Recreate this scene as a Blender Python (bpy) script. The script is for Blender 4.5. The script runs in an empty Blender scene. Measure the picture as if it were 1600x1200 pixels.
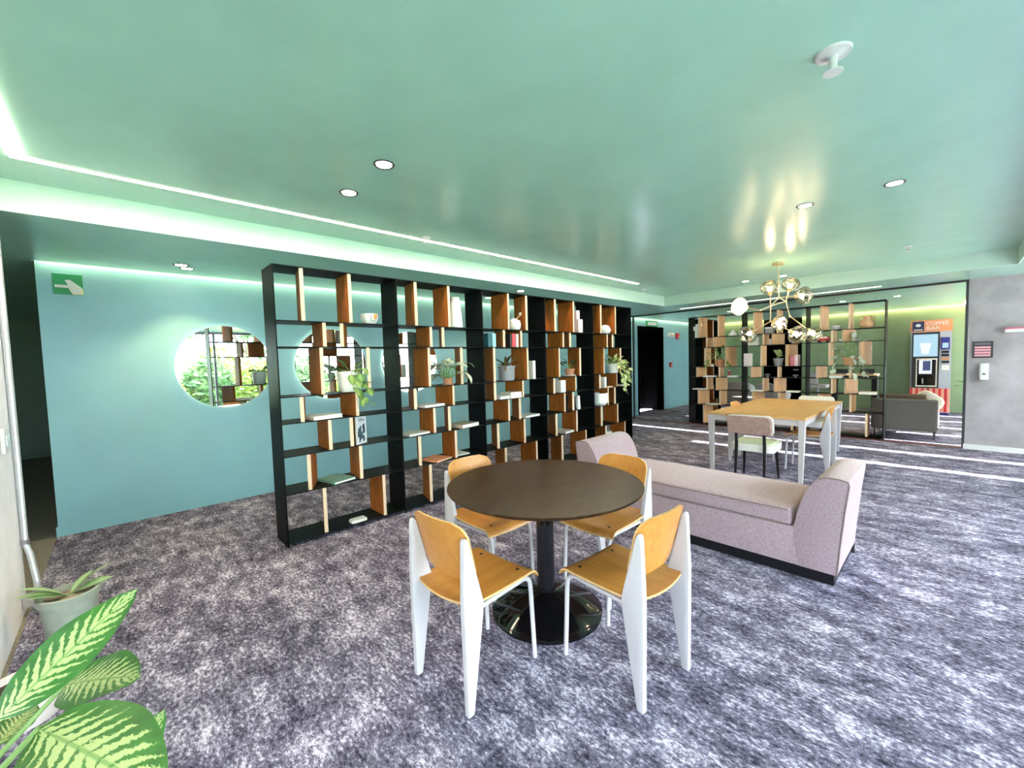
import bpy, bmesh, math, random
from mathutils import Matrix, Vector
from math import sin, cos, pi, radians as rad

random.seed(7)
SC = bpy.context.scene
COL = SC.collection

# ------------------------------------------------------------------ camera
F_PX, YAW, PITCH, ROLL, CAM_H = 652.32, rad(46.671), rad(-3.1732), rad(-1.6186), 1.5
_f = Vector((-sin(YAW) * cos(PITCH), cos(YAW) * cos(PITCH), sin(PITCH)))
_r = Vector((cos(YAW), sin(YAW), 0))
_u = _r.cross(_f)
RIGHT = _r * cos(ROLL) + _u * sin(ROLL)
UP = -_r * sin(ROLL) + _u * cos(ROLL)
CAM = Vector((0, 0, CAM_H))
cam_data = bpy.data.cameras.new('camera')
cam_data.sensor_width = 36.0
cam_data.sensor_fit = 'HORIZONTAL'
cam_data.lens = F_PX / 1600 * 36
cam_data.clip_start = 0.02
cam = bpy.data.objects.new('camera', cam_data)
cam.matrix_world = Matrix(((RIGHT.x, UP.x, -_f.x, 0), (RIGHT.y, UP.y, -_f.y, 0), (RIGHT.z, UP.z, -_f.z, CAM_H), (0, 0, 0, 1)))
COL.objects.link(cam)
SC.camera = cam


def ray(px, py):
    return RIGHT * ((px - 800) / F_PX) - UP * ((py - 600) / F_PX) + _f


def on(ax, val, px, py):
    d = ray(px, py)
    return CAM + d * ((val - CAM[ax]) / d[ax])


def depth(px, py, d):
    return CAM + ray(px, py) * d


# ------------------------------------------------------------------ world, sun, exposure
SC.view_settings.view_transform = 'Standard'
SC.view_settings.look = 'None'
SC.view_settings.gamma = 1.0
SC.view_settings.use_curve_mapping = False
SC.view_settings.exposure = 1.6
SC.cycles.use_denoising = True
SC.cycles.max_bounces = 10
SC.cycles.diffuse_bounces = 6
SC.cycles.sample_clamp_indirect = 6.0

w = bpy.data.worlds.new('sky')
SC.world = w
w.use_nodes = True
bg = w.node_tree.nodes['Background']
bg.inputs[0].default_value = (0.83, 0.88, 1.0, 1)
bg.inputs[1].default_value = 11.0

sun_data = bpy.data.lights.new('sun', 'SUN')
sun_data.energy = 30.0
sun_data.angle = rad(0.5)
sun_data.color = (1.0, 0.95, 0.86)
sun = bpy.data.objects.new('sun', sun_data)
SUN_EL = rad(17.2)
sun.rotation_euler = Vector((-cos(SUN_EL), 0, -sin(SUN_EL))).to_track_quat('-Z', 'Y').to_euler()
sun.location = (12, 8, 6)
COL.objects.link(sun)


def portal(name, loc, rot, sx, sy):
    d = bpy.data.lights.new(name, 'AREA')
    d.shape = 'RECTANGLE'
    d.size, d.size_y = sx, sy
    d.cycles.is_portal = True
    o = bpy.data.objects.new(name, d)
    o.location = loc
    o.rotation_euler = rot
    COL.objects.link(o)


portal('daylight_portal', (2.75, 1.5, 1.25), (0, rad(90), 0), 2.5, 11.0)
portal('daylight_portal', (2.0, -4.15, 1.25), (rad(90), 0, 0), 1.2, 2.5)


# ------------------------------------------------------------------ materials
def srgb(r, g, b):
    return tuple(((c / 255) / 12.92 if c / 255 <= 0.04045 else ((c / 255 + 0.055) / 1.055) ** 2.4) for c in (r, g, b)) + (1,)


class NB:
    def __init__(s, name):
        s.m = bpy.data.materials.new(name)
        s.m.use_nodes = True
        s.nt = s.m.node_tree
        s.b = s.nt.nodes['Principled BSDF']
        s.out = s.nt.nodes['Material Output']

    def n(s, t, **kw):
        x = s.nt.nodes.new(t)
        for k, v in kw.items():
            setattr(x, k, v)
        return x

    def l(s, a, b):
        s.nt.links.new(a, b)

    def coord(s, kind='Object', scale=(1, 1, 1), rot=(0, 0, 0)):
        tc = s.n('ShaderNodeTexCoord')
        mp = s.n('ShaderNodeMapping')
        mp.inputs['Scale'].default_value = scale
        mp.inputs['Rotation'].default_value = rot
        s.l(tc.outputs[kind], mp.inputs[0])
        return mp.outputs[0]

    def noise(s, vec, scale, detail=4, rough=0.55):
        x = s.n('ShaderNodeTexNoise')
        x.inputs['Scale'].default_value = scale
        x.inputs['Detail'].default_value = detail
        x.inputs['Roughness'].default_value = rough
        s.l(vec, x.inputs['Vector'])
        return x.outputs['Fac']

    def ramp(s, fac, stops):
        x = s.n('ShaderNodeValToRGB')
        e = x.color_ramp.elements
        while len(e) < len(stops):
            e.new(0.5)
        for i, (p, c) in enumerate(stops):
            e[i].position = p
            e[i].color = c
        s.l(fac, x.inputs[0])
        return x.outputs[0]

    def math(s, op, a, b=None):
        x = s.n('ShaderNodeMath', operation=op)
        for i, v in enumerate((a, b)):
            if v is None:
                continue
            if isinstance(v, (int, float)):
                x.inputs[i].default_value = v
            else:
                s.l(v, x.inputs[i])
        return x.outputs[0]

    def mix(s, fac, a, b, mode='MIX'):
        x = s.n('ShaderNodeMix', data_type='RGBA', blend_type=mode)
        for i, v in ((0, fac), (6, a), (7, b)):
            if isinstance(v, (int, float, tuple)):
                x.inputs[i].default_value = v
            else:
                s.l(v, x.inputs[i])
        return x.outputs[2]

    def bump(s, h, strength=0.2, dist=0.01):
        x = s.n('ShaderNodeBump')
        x.inputs['Strength'].default_value = strength
        x.inputs['Distance'].default_value = dist
        s.l(h, x.inputs['Height'])
        s.l(x.outputs[0], s.b.inputs['Normal'])

    def color(s, c):
        if isinstance(c, tuple):
            s.b.inputs['Base Color'].default_value = c
        else:
            s.l(c, s.b.inputs['Base Color'])

    def set(s, **kw):
        for k, v in kw.items():
            s.b.inputs[k.replace('_', ' ')].default_value = v
        return s


MATS = {}


def plain(name, c, rough=0.5, metal=0.0, var=0.06, scale=30, spec=0.5, bump=0.0):
    if name in MATS:
        return MATS[name]
    b = NB(name)
    f = b.noise(b.coord(), scale, 3)
    lo = tuple(x * (1 - var) for x in c[:3]) + (1,)
    hi = tuple(min(1, x * (1 + var)) for x in c[:3]) + (1,)
    b.color(b.ramp(f, [(0.3, lo), (0.7, hi)]))
    b.set(Roughness=rough, Metallic=metal)
    b.b.inputs['Specular IOR Level'].default_value = spec
    if bump:
        b.bump(f, bump, 0.004)
    MATS[name] = b.m
    return b.m


def emit(name, c, strength):
    if name in MATS:
        return MATS[name]
    b = NB(name)
    b.color((0.06, 0.06, 0.06, 1))
    b.b.inputs['Emission Color'].default_value = c
    b.b.inputs['Emission Strength'].default_value = strength
    MATS[name] = b.m
    return b.m


def wood(name, dark, light, scale=1.0, rough=0.4, axis='x', grain=1.0, spec=0.3):
    b = NB(name)
    sc = {'x': (2 * scale, 28 * scale, 28 * scale), 'y': (28 * scale, 2 * scale, 28 * scale), 'z': (28 * scale, 28 * scale, 2 * scale)}[axis]
    v = b.coord('Object', sc)
    f1 = b.noise(v, 1.0, 6, 0.6)
    f2 = b.noise(v, 5.0, 3, 0.6)
    f = b.math('ADD', b.math('MULTIPLY', f1, 0.75), b.math('MULTIPLY', f2, 0.25))
    b.color(b.ramp(f, [(0.5 - 0.2 / grain, dark), (0.5 + 0.2 / grain, light)]))
    b.set(Roughness=rough)
    b.b.inputs['Specular IOR Level'].default_value = spec
    b.bump(f, 0.05, 0.002)
    MATS[name] = b.m
    return b.m


def build_mats():
    # green paint, satin walls and glossy ceiling; fascias: ceiling paint lightened to paint in LED light
    for nm, c, r in (('paint_wall', (0.235, 0.465, 0.545, 1), 0.42), ('paint_ceiling', (0.395, 0.66, 0.555, 1), 0.24), ('paint_ceiling_lit', (0.56, 0.75, 0.68, 1), 0.5)):
        b = NB(nm)
        f = b.noise(b.coord(), 3.0, 4)
        f2 = b.noise(b.coord(), 180.0, 2)
        b.color(b.ramp(f, [(0.3, tuple(x * 0.96 for x in c[:3]) + (1,)), (0.7, tuple(x * 1.04 for x in c[:3]) + (1,))]))
        b.set(Roughness=r)
        b.b.inputs['Specular IOR Level'].default_value = 0.6
        b.bump(f2, 0.035, 0.002)
        MATS[nm] = b.m
    plain('paint_warm_lit', (0.25, 0.345, 0.20, 1), 0.5, scale=4)  # green wall paint turned olive, with the warm cove glow painted in
    plain('paint_shade', (0.03, 0.07, 0.05, 1), 0.5, scale=4)
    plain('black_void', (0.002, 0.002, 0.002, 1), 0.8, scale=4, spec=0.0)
    # carpet
    b = NB('carpet')
    v = b.coord('Object', (0.55, 1.0, 1.0))
    big = b.noise(v, 1.8, 5, 0.65)
    mid = b.noise(v, 9.0, 6, 0.72)
    fine = b.noise(b.coord('Object', (0.6, 1, 1)), 62.0, 5, 0.8)
    f = b.math('ADD', b.math('ADD', b.math('MULTIPLY', big, 0.13), b.math('MULTIPLY', mid, 0.35)), b.math('MULTIPLY', fine, 0.52))
    b.color(b.ramp(f, [(0.40, (0.014, 0.012, 0.026, 1)), (0.468, (0.092, 0.083, 0.125, 1)), (0.52, (0.205, 0.185, 0.265, 1)), (0.582, (0.66, 0.60, 0.74, 1))]))
    b.set(Roughness=0.95)
    b.b.inputs['Specular IOR Level'].default_value = 0.1
    b.bump(fine, 0.7, 0.012)
    MATS['carpet'] = b.m
    # tan loop carpet of the corridor
    b = NB('carpet_tan')
    fine = b.noise(b.coord(), 90, 4, 0.7)
    b.color(b.ramp(fine, [(0.35, (0.09, 0.075, 0.06, 1)), (0.65, (0.30, 0.26, 0.22, 1))]))
    b.set(Roughness=0.95)
    MATS['carpet_tan'] = b.m
    # concrete
    b = NB('concrete')
    v = b.coord()
    f = b.noise(v, 2.2, 6, 0.6)
    f2 = b.noise(v, 60, 3)
    c = b.ramp(f, [(0.3, (0.27, 0.245, 0.26, 1)), (0.52, (0.37, 0.345, 0.37, 1)), (0.75, (0.46, 0.43, 0.47, 1))])
    b.color(c)
    b.set(Roughness=0.75)
    b.bump(f2, 0.15, 0.004)
    MATS['concrete'] = b.m
    # steel of the bookcases
    plain('steel_black', (0.005, 0.006, 0.007, 1), 0.48, 0.0, 0.1, 12, 0.06)
    wood('walnut', (0.19, 0.042, 0.006, 1), (0.44, 0.14, 0.024, 1), 1.0, 0.6, 'z', 1.0, 0.12)
    wood('walnut_lit', (0.46, 0.23, 0.10, 1), (0.68, 0.41, 0.22, 1), 1.0, 0.5, 'z', 1.0, 0.2)  # walnut lightened to paint in window light on the far dividers
    plain('ply_edge', (0.70, 0.52, 0.37, 1), 0.6, var=0.12, scale=60)
    wood('oak_seat', (0.42, 0.165, 0.032, 1), (0.56, 0.25, 0.058, 1), 1.1, 0.33, 'y', 1.2)
    wood('oak_top', (0.50, 0.27, 0.10, 1), (0.64, 0.39, 0.17, 1), 0.7, 0.3, 'y', 1.1)
    plain('oak_edge', (0.62, 0.38, 0.16, 1), 0.5, var=0.15, scale=40)
    # dark round table top
    b = NB('dark_veneer')
    v = b.coord('Object', (8, 1.2, 1), (0, 0, rad(38)))
    f = b.noise(v, 6.0, 5, 0.65)
    b.color(b.ramp(f, [(0.3, (0.010, 0.004, 0.002, 1)), (0.7, (0.062, 0.028, 0.012, 1))]))
    b.set(Roughness=0.30)
    b.b.inputs['Specular IOR Level'].default_value = 0.2
    b.bump(f, 0.04, 0.002)
    MATS['dark_veneer'] = b.m
    plain('black_gloss', (0.004, 0.004, 0.005, 1), 0.08, spec=0.6)
    plain('white_metal', (0.50, 0.47, 0.51, 1), 0.32, var=0.02)
    plain('white_plastic', (0.70, 0.70, 0.71, 1), 0.35, var=0.03)
    plain('steel', (0.45, 0.46, 0.48, 1), 0.3, 0.9)
    plain('galvanised', (0.62, 0.64, 0.68, 1), 0.35, 0.6)
    plain('brass', (0.72, 0.58, 0.38, 1), 0.3, 0.85)
    # upholstery
    b = NB('fabric_mauve')
    v = b.coord()
    wv = b.noise(b.coord('Object', (1, 1, 4)), 160, 3, 0.7)
    f = b.noise(v, 70, 4)
    b.color(b.ramp(b.math('ADD', b.math('MULTIPLY', f, 0.35), b.math('MULTIPLY', wv, 0.65)), [(0.35, (0.225, 0.155, 0.18, 1)), (0.62, (0.43, 0.315, 0.365, 1))]))
    b.set(Roughness=0.9)
    b.b.inputs['Sheen Weight'].default_value = 0.25
    b.b.inputs['Specular IOR Level'].default_value = 0.15
    b.bump(wv, 0.35, 0.004)
    MATS['fabric_mauve'] = b.m
    plain('fabric_piping', (0.20, 0.15, 0.15, 1), 0.9)
    plain('fabric_rose', (0.36, 0.24, 0.22, 1), 0.9, var=0.18, scale=25, spec=0.1)
    plain('fabric_sage', (0.50, 0.53, 0.38, 1), 0.8, var=0.1, scale=40, spec=0.2)
    plain('fabric_taupe', (0.16, 0.145, 0.135, 1), 0.9, var=0.2, scale=120, spec=0.1)
    plain('fabric_brown', (0.12, 0.085, 0.06, 1), 0.9, var=0.2, scale=60, spec=0.1)
    plain('fabric_cream', (0.66, 0.60, 0.52, 1), 0.9, var=0.1, scale=60, spec=0.1)
    plain('fabric_grey', (0.30, 0.30, 0.31, 1), 0.9, var=0.1, scale=60, spec=0.1)
    plain('black_wood', (0.008, 0.008, 0.010, 1), 0.45, spec=0.2)
    plain('black_plastic', (0.015, 0.015, 0.017, 1), 0.4)
    plain('terracotta', (0.55, 0.235, 0.13, 1), 0.7, var=0.15, scale=20)
    plain('clay_tan', (0.70, 0.42, 0.24, 1), 0.7, var=0.12, scale=14)
    plain('ceramic_white', (0.84, 0.83, 0.82, 1), 0.3, var=0.02)
    plain('ceramic_grey', (0.30, 0.29, 0.32, 1), 0.6, var=0.08)
    plain('pot_grey_green', (0.30, 0.33, 0.29, 1), 0.7, var=0.1, scale=18)
    plain('pot_pink', (0.66, 0.58, 0.55, 1), 0.6, var=0.06)
    plain('soil', (0.045, 0.03, 0.02, 1), 0.95, var=0.4, scale=80)
    plain('soil_pale', (0.22, 0.17, 0.13, 1), 0.95, var=0.5, scale=60)
    plain('paper', (0.80, 0.78, 0.74, 1), 0.7, var=0.04, scale=90)
    plain('stem_green', (0.20, 0.33, 0.10, 1), 0.5)
    plain('red_paint', (0.55, 0.025, 0.03, 1), 0.35)
    plain('green_sign', (0.01, 0.28, 0.10, 1), 0.4)
    plain('maroon', (0.14, 0.045, 0.045, 1), 0.5)
    plain('grass', (0.14, 0.30, 0.06, 1), 0.9, var=0.35, scale=3)
    plain('paving', (0.55, 0.54, 0.52, 1), 0.8, var=0.1, scale=3)
    plain('render_white', (0.80, 0.80, 0.80, 1), 0.8, var=0.03, scale=1)
    plain('window_blue', (0.20, 0.26, 0.32, 1), 0.15)
    plain('bark', (0.16, 0.12, 0.09, 1), 0.9, var=0.3, scale=10)
    plain('frame_grey', (0.20, 0.21, 0.23, 1), 0.4, 0.4)
    # mirror
    b = NB('mirror_glass')
    b.color((0.93, 0.95, 0.95, 1))
    b.set(Roughness=0.0, Metallic=1.0)
    MATS['mirror_glass'] = b.m
    # pane and globe glass: mostly see-through with a mirror sheen
    for nm, tint, g in (('pane_glass', (0.95, 0.98, 0.97, 1), 0.07), ('globe_glass', (0.97, 0.90, 0.78, 1), 0.14)):
        b = NB(nm)
        tr = b.n('ShaderNodeBsdfTransparent')
        tr.inputs[0].default_value = tint
        gl = b.n('ShaderNodeBsdfGlossy')
        gl.inputs['Roughness'].default_value = 0.02
        lw = b.n('ShaderNodeLayerWeight')
        lw.inputs['Blend'].default_value = 0.3
        fac = b.math('ADD', b.math('MULTIPLY', lw.outputs['Fresnel'], 0.8), g * 0.5)
        ms = b.n('ShaderNodeMixShader')
        b.l(fac, ms.inputs[0])
        b.l(tr.outputs[0], ms.inputs[1])
        b.l(gl.outputs[0], ms.inputs[2])
        b.l(ms.outputs[0], b.out.inputs[0])
        MATS[nm] = b.m

    b = NB('frosted_fill')
    tl = b.n('ShaderNodeBsdfTranslucent')
    tl.inputs[0].default_value = (0.32, 0.32, 0.32, 1)
    df = b.n('ShaderNodeBsdfDiffuse')
    df.inputs[0].default_value = (0.6, 0.6, 0.6, 1)
    ad = b.n('ShaderNodeAddShader')
    b.l(tl.outputs[0], ad.inputs[0])
    b.l(df.outputs[0], ad.inputs[1])
    b.l(ad.outputs[0], b.out.inputs[0])
    MATS['frosted_fill'] = b.m

    # leaves
    def leafmat(name, dark, light, varieg, amount, margin=None):
        b = NB(name)
        tc = b.n('ShaderNodeTexCoord')
        sp = b.n('ShaderNodeSeparateXYZ')
        b.l(tc.outputs['UV'], sp.inputs[0])
        a = b.math('ABSOLUTE', b.math('SUBTRACT', sp.outputs[0], 0.5))      # 0 midrib .. .5 margin
        nz = b.noise(tc.outputs['UV'], 14, 5, 0.7)
        base = b.ramp(b.noise(b.coord(), 9, 3), [(0.3, dark), (0.7, light)])
        # feathered side veins run forward from the midrib
        t = b.math('SUBTRACT', sp.outputs[1], b.math('MULTIPLY', a, 0.45))
        vv = b.math('SINE', b.math('ADD', b.math('MULTIPLY', t, 75.0), b.math('MULTIPLY', nz, 9.0)))
        fade = b.math('SUBTRACT', 1.0, b.math('MULTIPLY', a, 2.0))
        k = b.math('ADD', b.math('ADD', b.math('MULTIPLY', vv, 0.34), b.math('MULTIPLY', fade, 0.9)), b.math('MULTIPLY', nz, 0.9))
        k = b.math('ADD', k, amount - 1.0)
        msk = b.ramp(k, [(0.44, (0, 0, 0, 1)), (0.56, (1, 1, 1, 1))])
        col = b.mix(msk, base, varieg)
        rib = b.ramp(a, [(0.012, (1, 1, 1, 1)), (0.03, (0, 0, 0, 1))])
        col = b.mix(b.math('MULTIPLY', rib, 0.6), col, light)
        b.color(col)
        b.set(Roughness=0.38)
        b.bump(vv, 0.12, 0.004)
        tl = b.n('ShaderNodeBsdfTranslucent')
        b.l(col, tl.inputs[0])
        ms = b.n('ShaderNodeMixShader')
        ms.inputs[0].default_value = 0.25
        b.l(b.b.outputs[0], ms.inputs[1])
        b.l(tl.outputs[0], ms.inputs[2])
        b.l(ms.outputs[0], b.out.inputs[0])
        MATS[name] = b.m

    G = lambda r, g, bb: (r, g, bb, 1)
    leafmat('leaf_dieffenbachia', G(0.018, 0.085, 0.014), G(0.055, 0.20, 0.03), G(0.42, 0.50, 0.20), 0.50)
    leafmat('leaf_pale', G(0.24, 0.38, 0.15), G(0.42, 0.56, 0.28), G(0.55, 0.66, 0.42), 0.2)
    leafmat('leaf_silver', G(0.08, 0.14, 0.07), G(0.24, 0.31, 0.18), G(0.66, 0.70, 0.58), 0.85)
    leafmat('leaf_green', G(0.06, 0.17, 0.03), G(0.20, 0.36, 0.09), G(0.45, 0.58, 0.22), 0.3)
    leafmat('leaf_dark', G(0.02, 0.07, 0.025), G(0.06, 0.16, 0.05), G(0.30, 0.40, 0.18), 0.1)
    leafmat('leaf_bronze', G(0.07, 0.035, 0.02), G(0.24, 0.11, 0.05), G(0.22, 0.26, 0.10), 0.3)
    leafmat('leaf_lime', G(0.35, 0.45, 0.12), G(0.60, 0.68, 0.28), G(0.80, 0.82, 0.55), 0.5)
    for nm, c1, c2 in (('foliage_bright', G(0.10, 0.20, 0.02), G(0.30, 0.38, 0.06)), ('foliage_mid', G(0.03, 0.10, 0.025), G(0.12, 0.22, 0.07))):
        b = NB(nm)
        col = b.ramp(b.noise(b.coord(), 2.2, 4), [(0.35, c1), (0.65, c2)])
        b.color(col)
        b.set(Roughness=0.6)
        tl = b.n('ShaderNodeBsdfTranslucent')
        b.l(col, tl.inputs[0])
        ms = b.n('ShaderNodeMixShader')
        ms.inputs[0].default_value = 0.4
        b.l(b.b.outputs[0], ms.inputs[1])
        b.l(tl.outputs[0], ms.inputs[2])
        b.l(ms.outputs[0], b.out.inputs[0])
        MATS[nm] = b.m
    emit('led_warm', (1.0, 0.84, 0.62, 1), 26)
    emit('led_soffit', (1.0, 0.88, 0.70, 1), 6)
    emit('led_cove', (1.0, 0.84, 0.46, 1), 6)
    emit('led_cove_far', (1.0, 0.80, 0.40, 1), 15)
    emit('lamp_disc', (1.0, 0.90, 0.74, 1), 16)
    emit('bulb', (1.0, 0.80, 0.50, 1), 40)
    emit('globe_lit', (1.0, 0.72, 0.36, 1), 1.2)
    emit('halo', (1.0, 0.92, 0.66, 1), 5)
    emit('screen_blue', (0.50, 0.80, 1.0, 1), 0.28)
    emit('screen_white', (0.9, 0.97, 1.0, 1), 0.32)


build_mats()
M = MATS


# ------------------------------------------------------------------ mesh helpers
def box(bm, x0, x1, y0, y1, z0, z1, mi=0):
    v = [bm.verts.new(p) for p in ((x0, y0, z0), (x1, y0, z0), (x1, y1, z0), (x0, y1, z0), (x0, y0, z1), (x1, y0, z1), (x1, y1, z1), (x0, y1, z1))]
    fs = []
    for q in ((3, 2, 1, 0), (4, 5, 6, 7), (0, 1, 5, 4), (1, 2, 6, 5), (2, 3, 7, 6), (3, 0, 4, 7)):
        f = bm.faces.new([v[i] for i in q])
        f.material_index = mi
        fs.append(f)
    return fs      # bottom, top, -y, +x, +y, -x


def rbox(x0, x1, y0, y1, z0, z1, r=0.01, seg=2):
    bm = bmesh.new()
    box(bm, x0, x1, y0, y1, z0, z1)
    bmesh.ops.bevel(bm, geom=bm.edges[:], offset=r, segments=seg, profile=0.6, affect='EDGES')
    return bm


def bx(x0, x1, y0, y1, z0, z1):
    bm = bmesh.new()
    box(bm, x0, x1, y0, y1, z0, z1)
    return bm


def lathe(bm, prof, seg=24, cx=0, cy=0, cz=0, cap=True, mi=0):
    rings = []
    for r, z in prof:
        if r < 1e-5:
            rings.append([bm.verts.new((cx, cy, cz + z))])
        else:
            rings.append([bm.verts.new((cx + r * cos(2 * pi * i / seg), cy + r * sin(2 * pi * i / seg), cz + z)) for i in range(seg)])
    for a, b in zip(rings, rings[1:]):
        for i in range(seg):
            j = (i + 1) % seg
            if len(a) == 1 and len(b) == 1:
                continue
            if len(a) == 1:
                f = bm.faces.new((a[0], b[j], b[i]))
            elif len(b) == 1:
                f = bm.faces.new((a[i], a[j], b[0]))
            else:
                f = bm.faces.new((a[i], a[j], b[j], b[i]))
            f.material_index = mi
    if cap:
        for ring, flip in ((rings[0], True), (rings[-1], False)):
            if len(ring) > 2:
                f = bm.faces.new(ring[::-1] if flip else ring)
                f.material_index = mi
    return bm


def tube(bm, pts, r, seg=10, cap=True, radii=None):
    pts = [Vector(p) for p in pts]
    n = len(pts)
    tang = [(pts[min(i + 1, n - 1)] - pts[max(i - 1, 0)]).normalized() for i in range(n)]
    ref = Vector((0, 0, 1)) if abs(tang[0].z) < 0.9 else Vector((1, 0, 0))
    nrm = tang[0].cross(ref).normalized()
    rings = []
    for i, p in enumerate(pts):
        t = tang[i]
        nrm = (nrm - t * nrm.dot(t)).normalized()
        bn = t.cross(nrm)
        rr = radii[i] if radii else r
        rings.append([bm.verts.new(p + nrm * (rr * cos(2 * pi * k / seg)) + bn * (rr * sin(2 * pi * k / seg))) for k in range(seg)])
    for a, b in zip(rings, rings[1:]):
        for k in range(seg):
            j = (k + 1) % seg
            bm.faces.new((a[k], a[j], b[j], b[k]))
    if cap:
        bm.faces.new(rings[0][::-1])
        bm.faces.new(rings[-1])
    return bm


def prism(bm, poly, w0, w1, axis='x'):
    """poly: 2-D outline; extruded from w0 to w1 along axis."""
    def P(a, b, w):
        return {'x': (w, a, b), 'y': (a, w, b), 'z': (a, b, w)}[axis]
    v0 = [bm.verts.new(P(a, b, w0)) for a, b in poly]
    v1 = [bm.verts.new(P(a, b, w1)) for a, b in poly]
    n = len(poly)
    f = [bm.faces.new(v0[::-1]), bm.faces.new(v1)]
    for i in range(n):
        j = (i + 1) % n
        f.append(bm.faces.new((v0[i], v0[j], v1[j], v1[i])))
    bmesh.ops.recalc_face_normals(bm, faces=f)
    return bm


def arc(cx, cy, r, a0, a1, n):
    return [(cx + r * cos(rad(a0 + (a1 - a0) * i / n)), cy + r * sin(rad(a0 + (a1 - a0) * i / n))) for i in range(n + 1)]


def rrect(x0, x1, y0, y1, r, n=4):
    return arc(x1 - r, y1 - r, r, 0, 90, n) + arc(x0 + r, y1 - r, r, 90, 180, n) + arc(x0 + r, y0 + r, r, 180, 270, n) + arc(x1 - r, y0 + r, r, 270, 360, n)


def mesh(name, bm, mats, smooth=False):
    me = bpy.data.meshes.new(name)
    bm.normal_update()
    bm.to_mesh(me)
    bm.free()
    for m in (mats if isinstance(mats, (list, tuple)) else [mats]):
        me.materials.append(M[m] if isinstance(m, str) else m)
    if smooth:
        me.polygons.foreach_set('use_smooth', [True] * len(me.polygons))
        try:
            me.set_sharp_from_angle(angle=rad(38))
        except Exception:
            pass
    return me


def link(name, data, parent=None, loc=None, rot=None, scale=None):
    o = bpy.data.objects.new(name, data)
    COL.objects.link(o)
    if parent is not None:
        o.parent = parent
    if loc is not None:
        o.location = loc
    if rot is not None:
        o.rotation_euler = rot
    if scale is not None:
        o.scale = scale
    return o


def obj(name, bm, mats, parent=None, smooth=False, loc=None, rot=None):
    return link(name, mesh(name, bm, mats, smooth), parent, loc, rot)


def tag(o, label, cat, group=None):
    o['label'] = label
    o['category'] = cat
    if group:
        o['group'] = group
    return o


def thing(name, label, cat, loc=(0, 0, 0), rotz=0.0, group=None):
    o = link(name, None, None, loc, (0, 0, rotz))
    return tag(o, label, cat, group)


def struct(name, bm, mats, parent=None, smooth=False):
    o = obj(name, bm, mats, parent, smooth)
    if parent is None:
        o['kind'] = 'structure'
    return o


def dup(root, loc, rotz, label, group=None):
    r = root.copy()
    COL.objects.link(r)
    r.location = loc
    r.rotation_euler = (0, 0, rotz)
    r['label'] = label
    if group:
        r['group'] = group
    for ch in list(root.children):
        c = ch.copy()
        COL.objects.link(c)
        c.parent = r
        for g in ch.children:
            d = g.copy()
            COL.objects.link(d)
            d.parent = c
    return r


def text_mesh(name, body, size, mat, parent=None, loc=(0, 0, 0), rot=(0, 0, 0), extrude=0.001, align='LEFT', sx=1.0):
    cu = bpy.data.curves.new(name, 'FONT')
    cu.body = body
    cu.size = size
    cu.extrude = extrude
    cu.align_x = align
    t = bpy.data.objects.new(name, cu)
    COL.objects.link(t)
    dg = bpy.context.evaluated_depsgraph_get()
    dg.update()
    me = bpy.data.meshes.new_from_object(t.evaluated_get(dg))
    bpy.data.objects.remove(t)
    bpy.data.curves.remove(cu)
    me.materials.clear()
    me.materials.append(M[mat])
    return link(name, me, parent, loc, rot, (sx, 1, 1))


# ------------------------------------------------------------------ the room
XW = -5.63          # green wall on the left
XWIN = 2.6          # window side
YF = 14.18          # wall at the far end
YP = 9.12           # concrete wall and steel header
ZS, ZC = 2.5, 2.693  # soffit and raised ceiling
XT0, XT1, YT0, YT1 = -4.0, 0.52, -0.8, 8.0   # the raised tray

struct('floor', bx(XW - 0.3, XWIN, -0.49, YF, -0.12, 0), 'carpet')
bm = bmesh.new()
box(bm, -11.3, XWIN, -4.2, -0.49, -0.12, 0)
box(bm, -11.3, XW - 0.3, -0.49, 0.2, -0.12, 0)
struct('floor_corridor', bm, 'carpet_tan')

# raised ceiling, fascias, soffits
struct('ceiling', bx(XT0, XT1, YT0, YT1, ZC, ZC + 0.08), 'paint_ceiling')
bm = bmesh.new()
box(bm, XW + 0.06, XT0, -4.2, YF - 0.06, ZS, ZS + 0.06)
box(bm, XT0, XT1, YT1, YF - 0.06, ZS, ZS + 0.06)
box(bm, XT1, XWIN, -4.2, YF, ZS, ZS + 0.06)
box(bm, XT0, XT1, -4.2, YT0, ZS, ZS + 0.06)
box(bm, -11.3, XW + 0.06, -4.2, -0.49, ZS, ZS + 0.06)
struct('ceiling_soffit', bm, 'paint_ceiling')
struct('trim_1', bx(XT0 - 0.001, XT0 + 0.012, YT0, YT1, ZS - 0.001, ZC), 'paint_ceiling_lit')
struct('trim_2', bx(XT0, XT1, YT1 - 0.012, YT1 + 0.001, ZS - 0.001, ZC), 'paint_ceiling_lit')
struct('trim_3', bx(XT1 - 0.012, XT1 + 0.001, YT0, YT1, ZS - 0.001, ZC), 'paint_ceiling_lit')
struct('trim_4', bx(XT0, XT1, YT0 - 0.001, YT0 + 0.012, ZS - 0.001, ZC), 'paint_ceiling_lit')
# the roof slab above keeps daylight out of the coves
bm = bmesh.new()
box(bm, -11.3, XWIN + 0.3, -4.4, YF + 0.3, 2.80, 3.1)
box(bm, XWIN - 0.02, XWIN + 0.3, -4.4, YF + 0.3, ZS, 2.81)
box(bm, -11.3, XWIN + 0.3, -4.4, -4.2, ZS, 2.81)
struct('ceiling_slab', bm, 'render_white')

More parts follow.
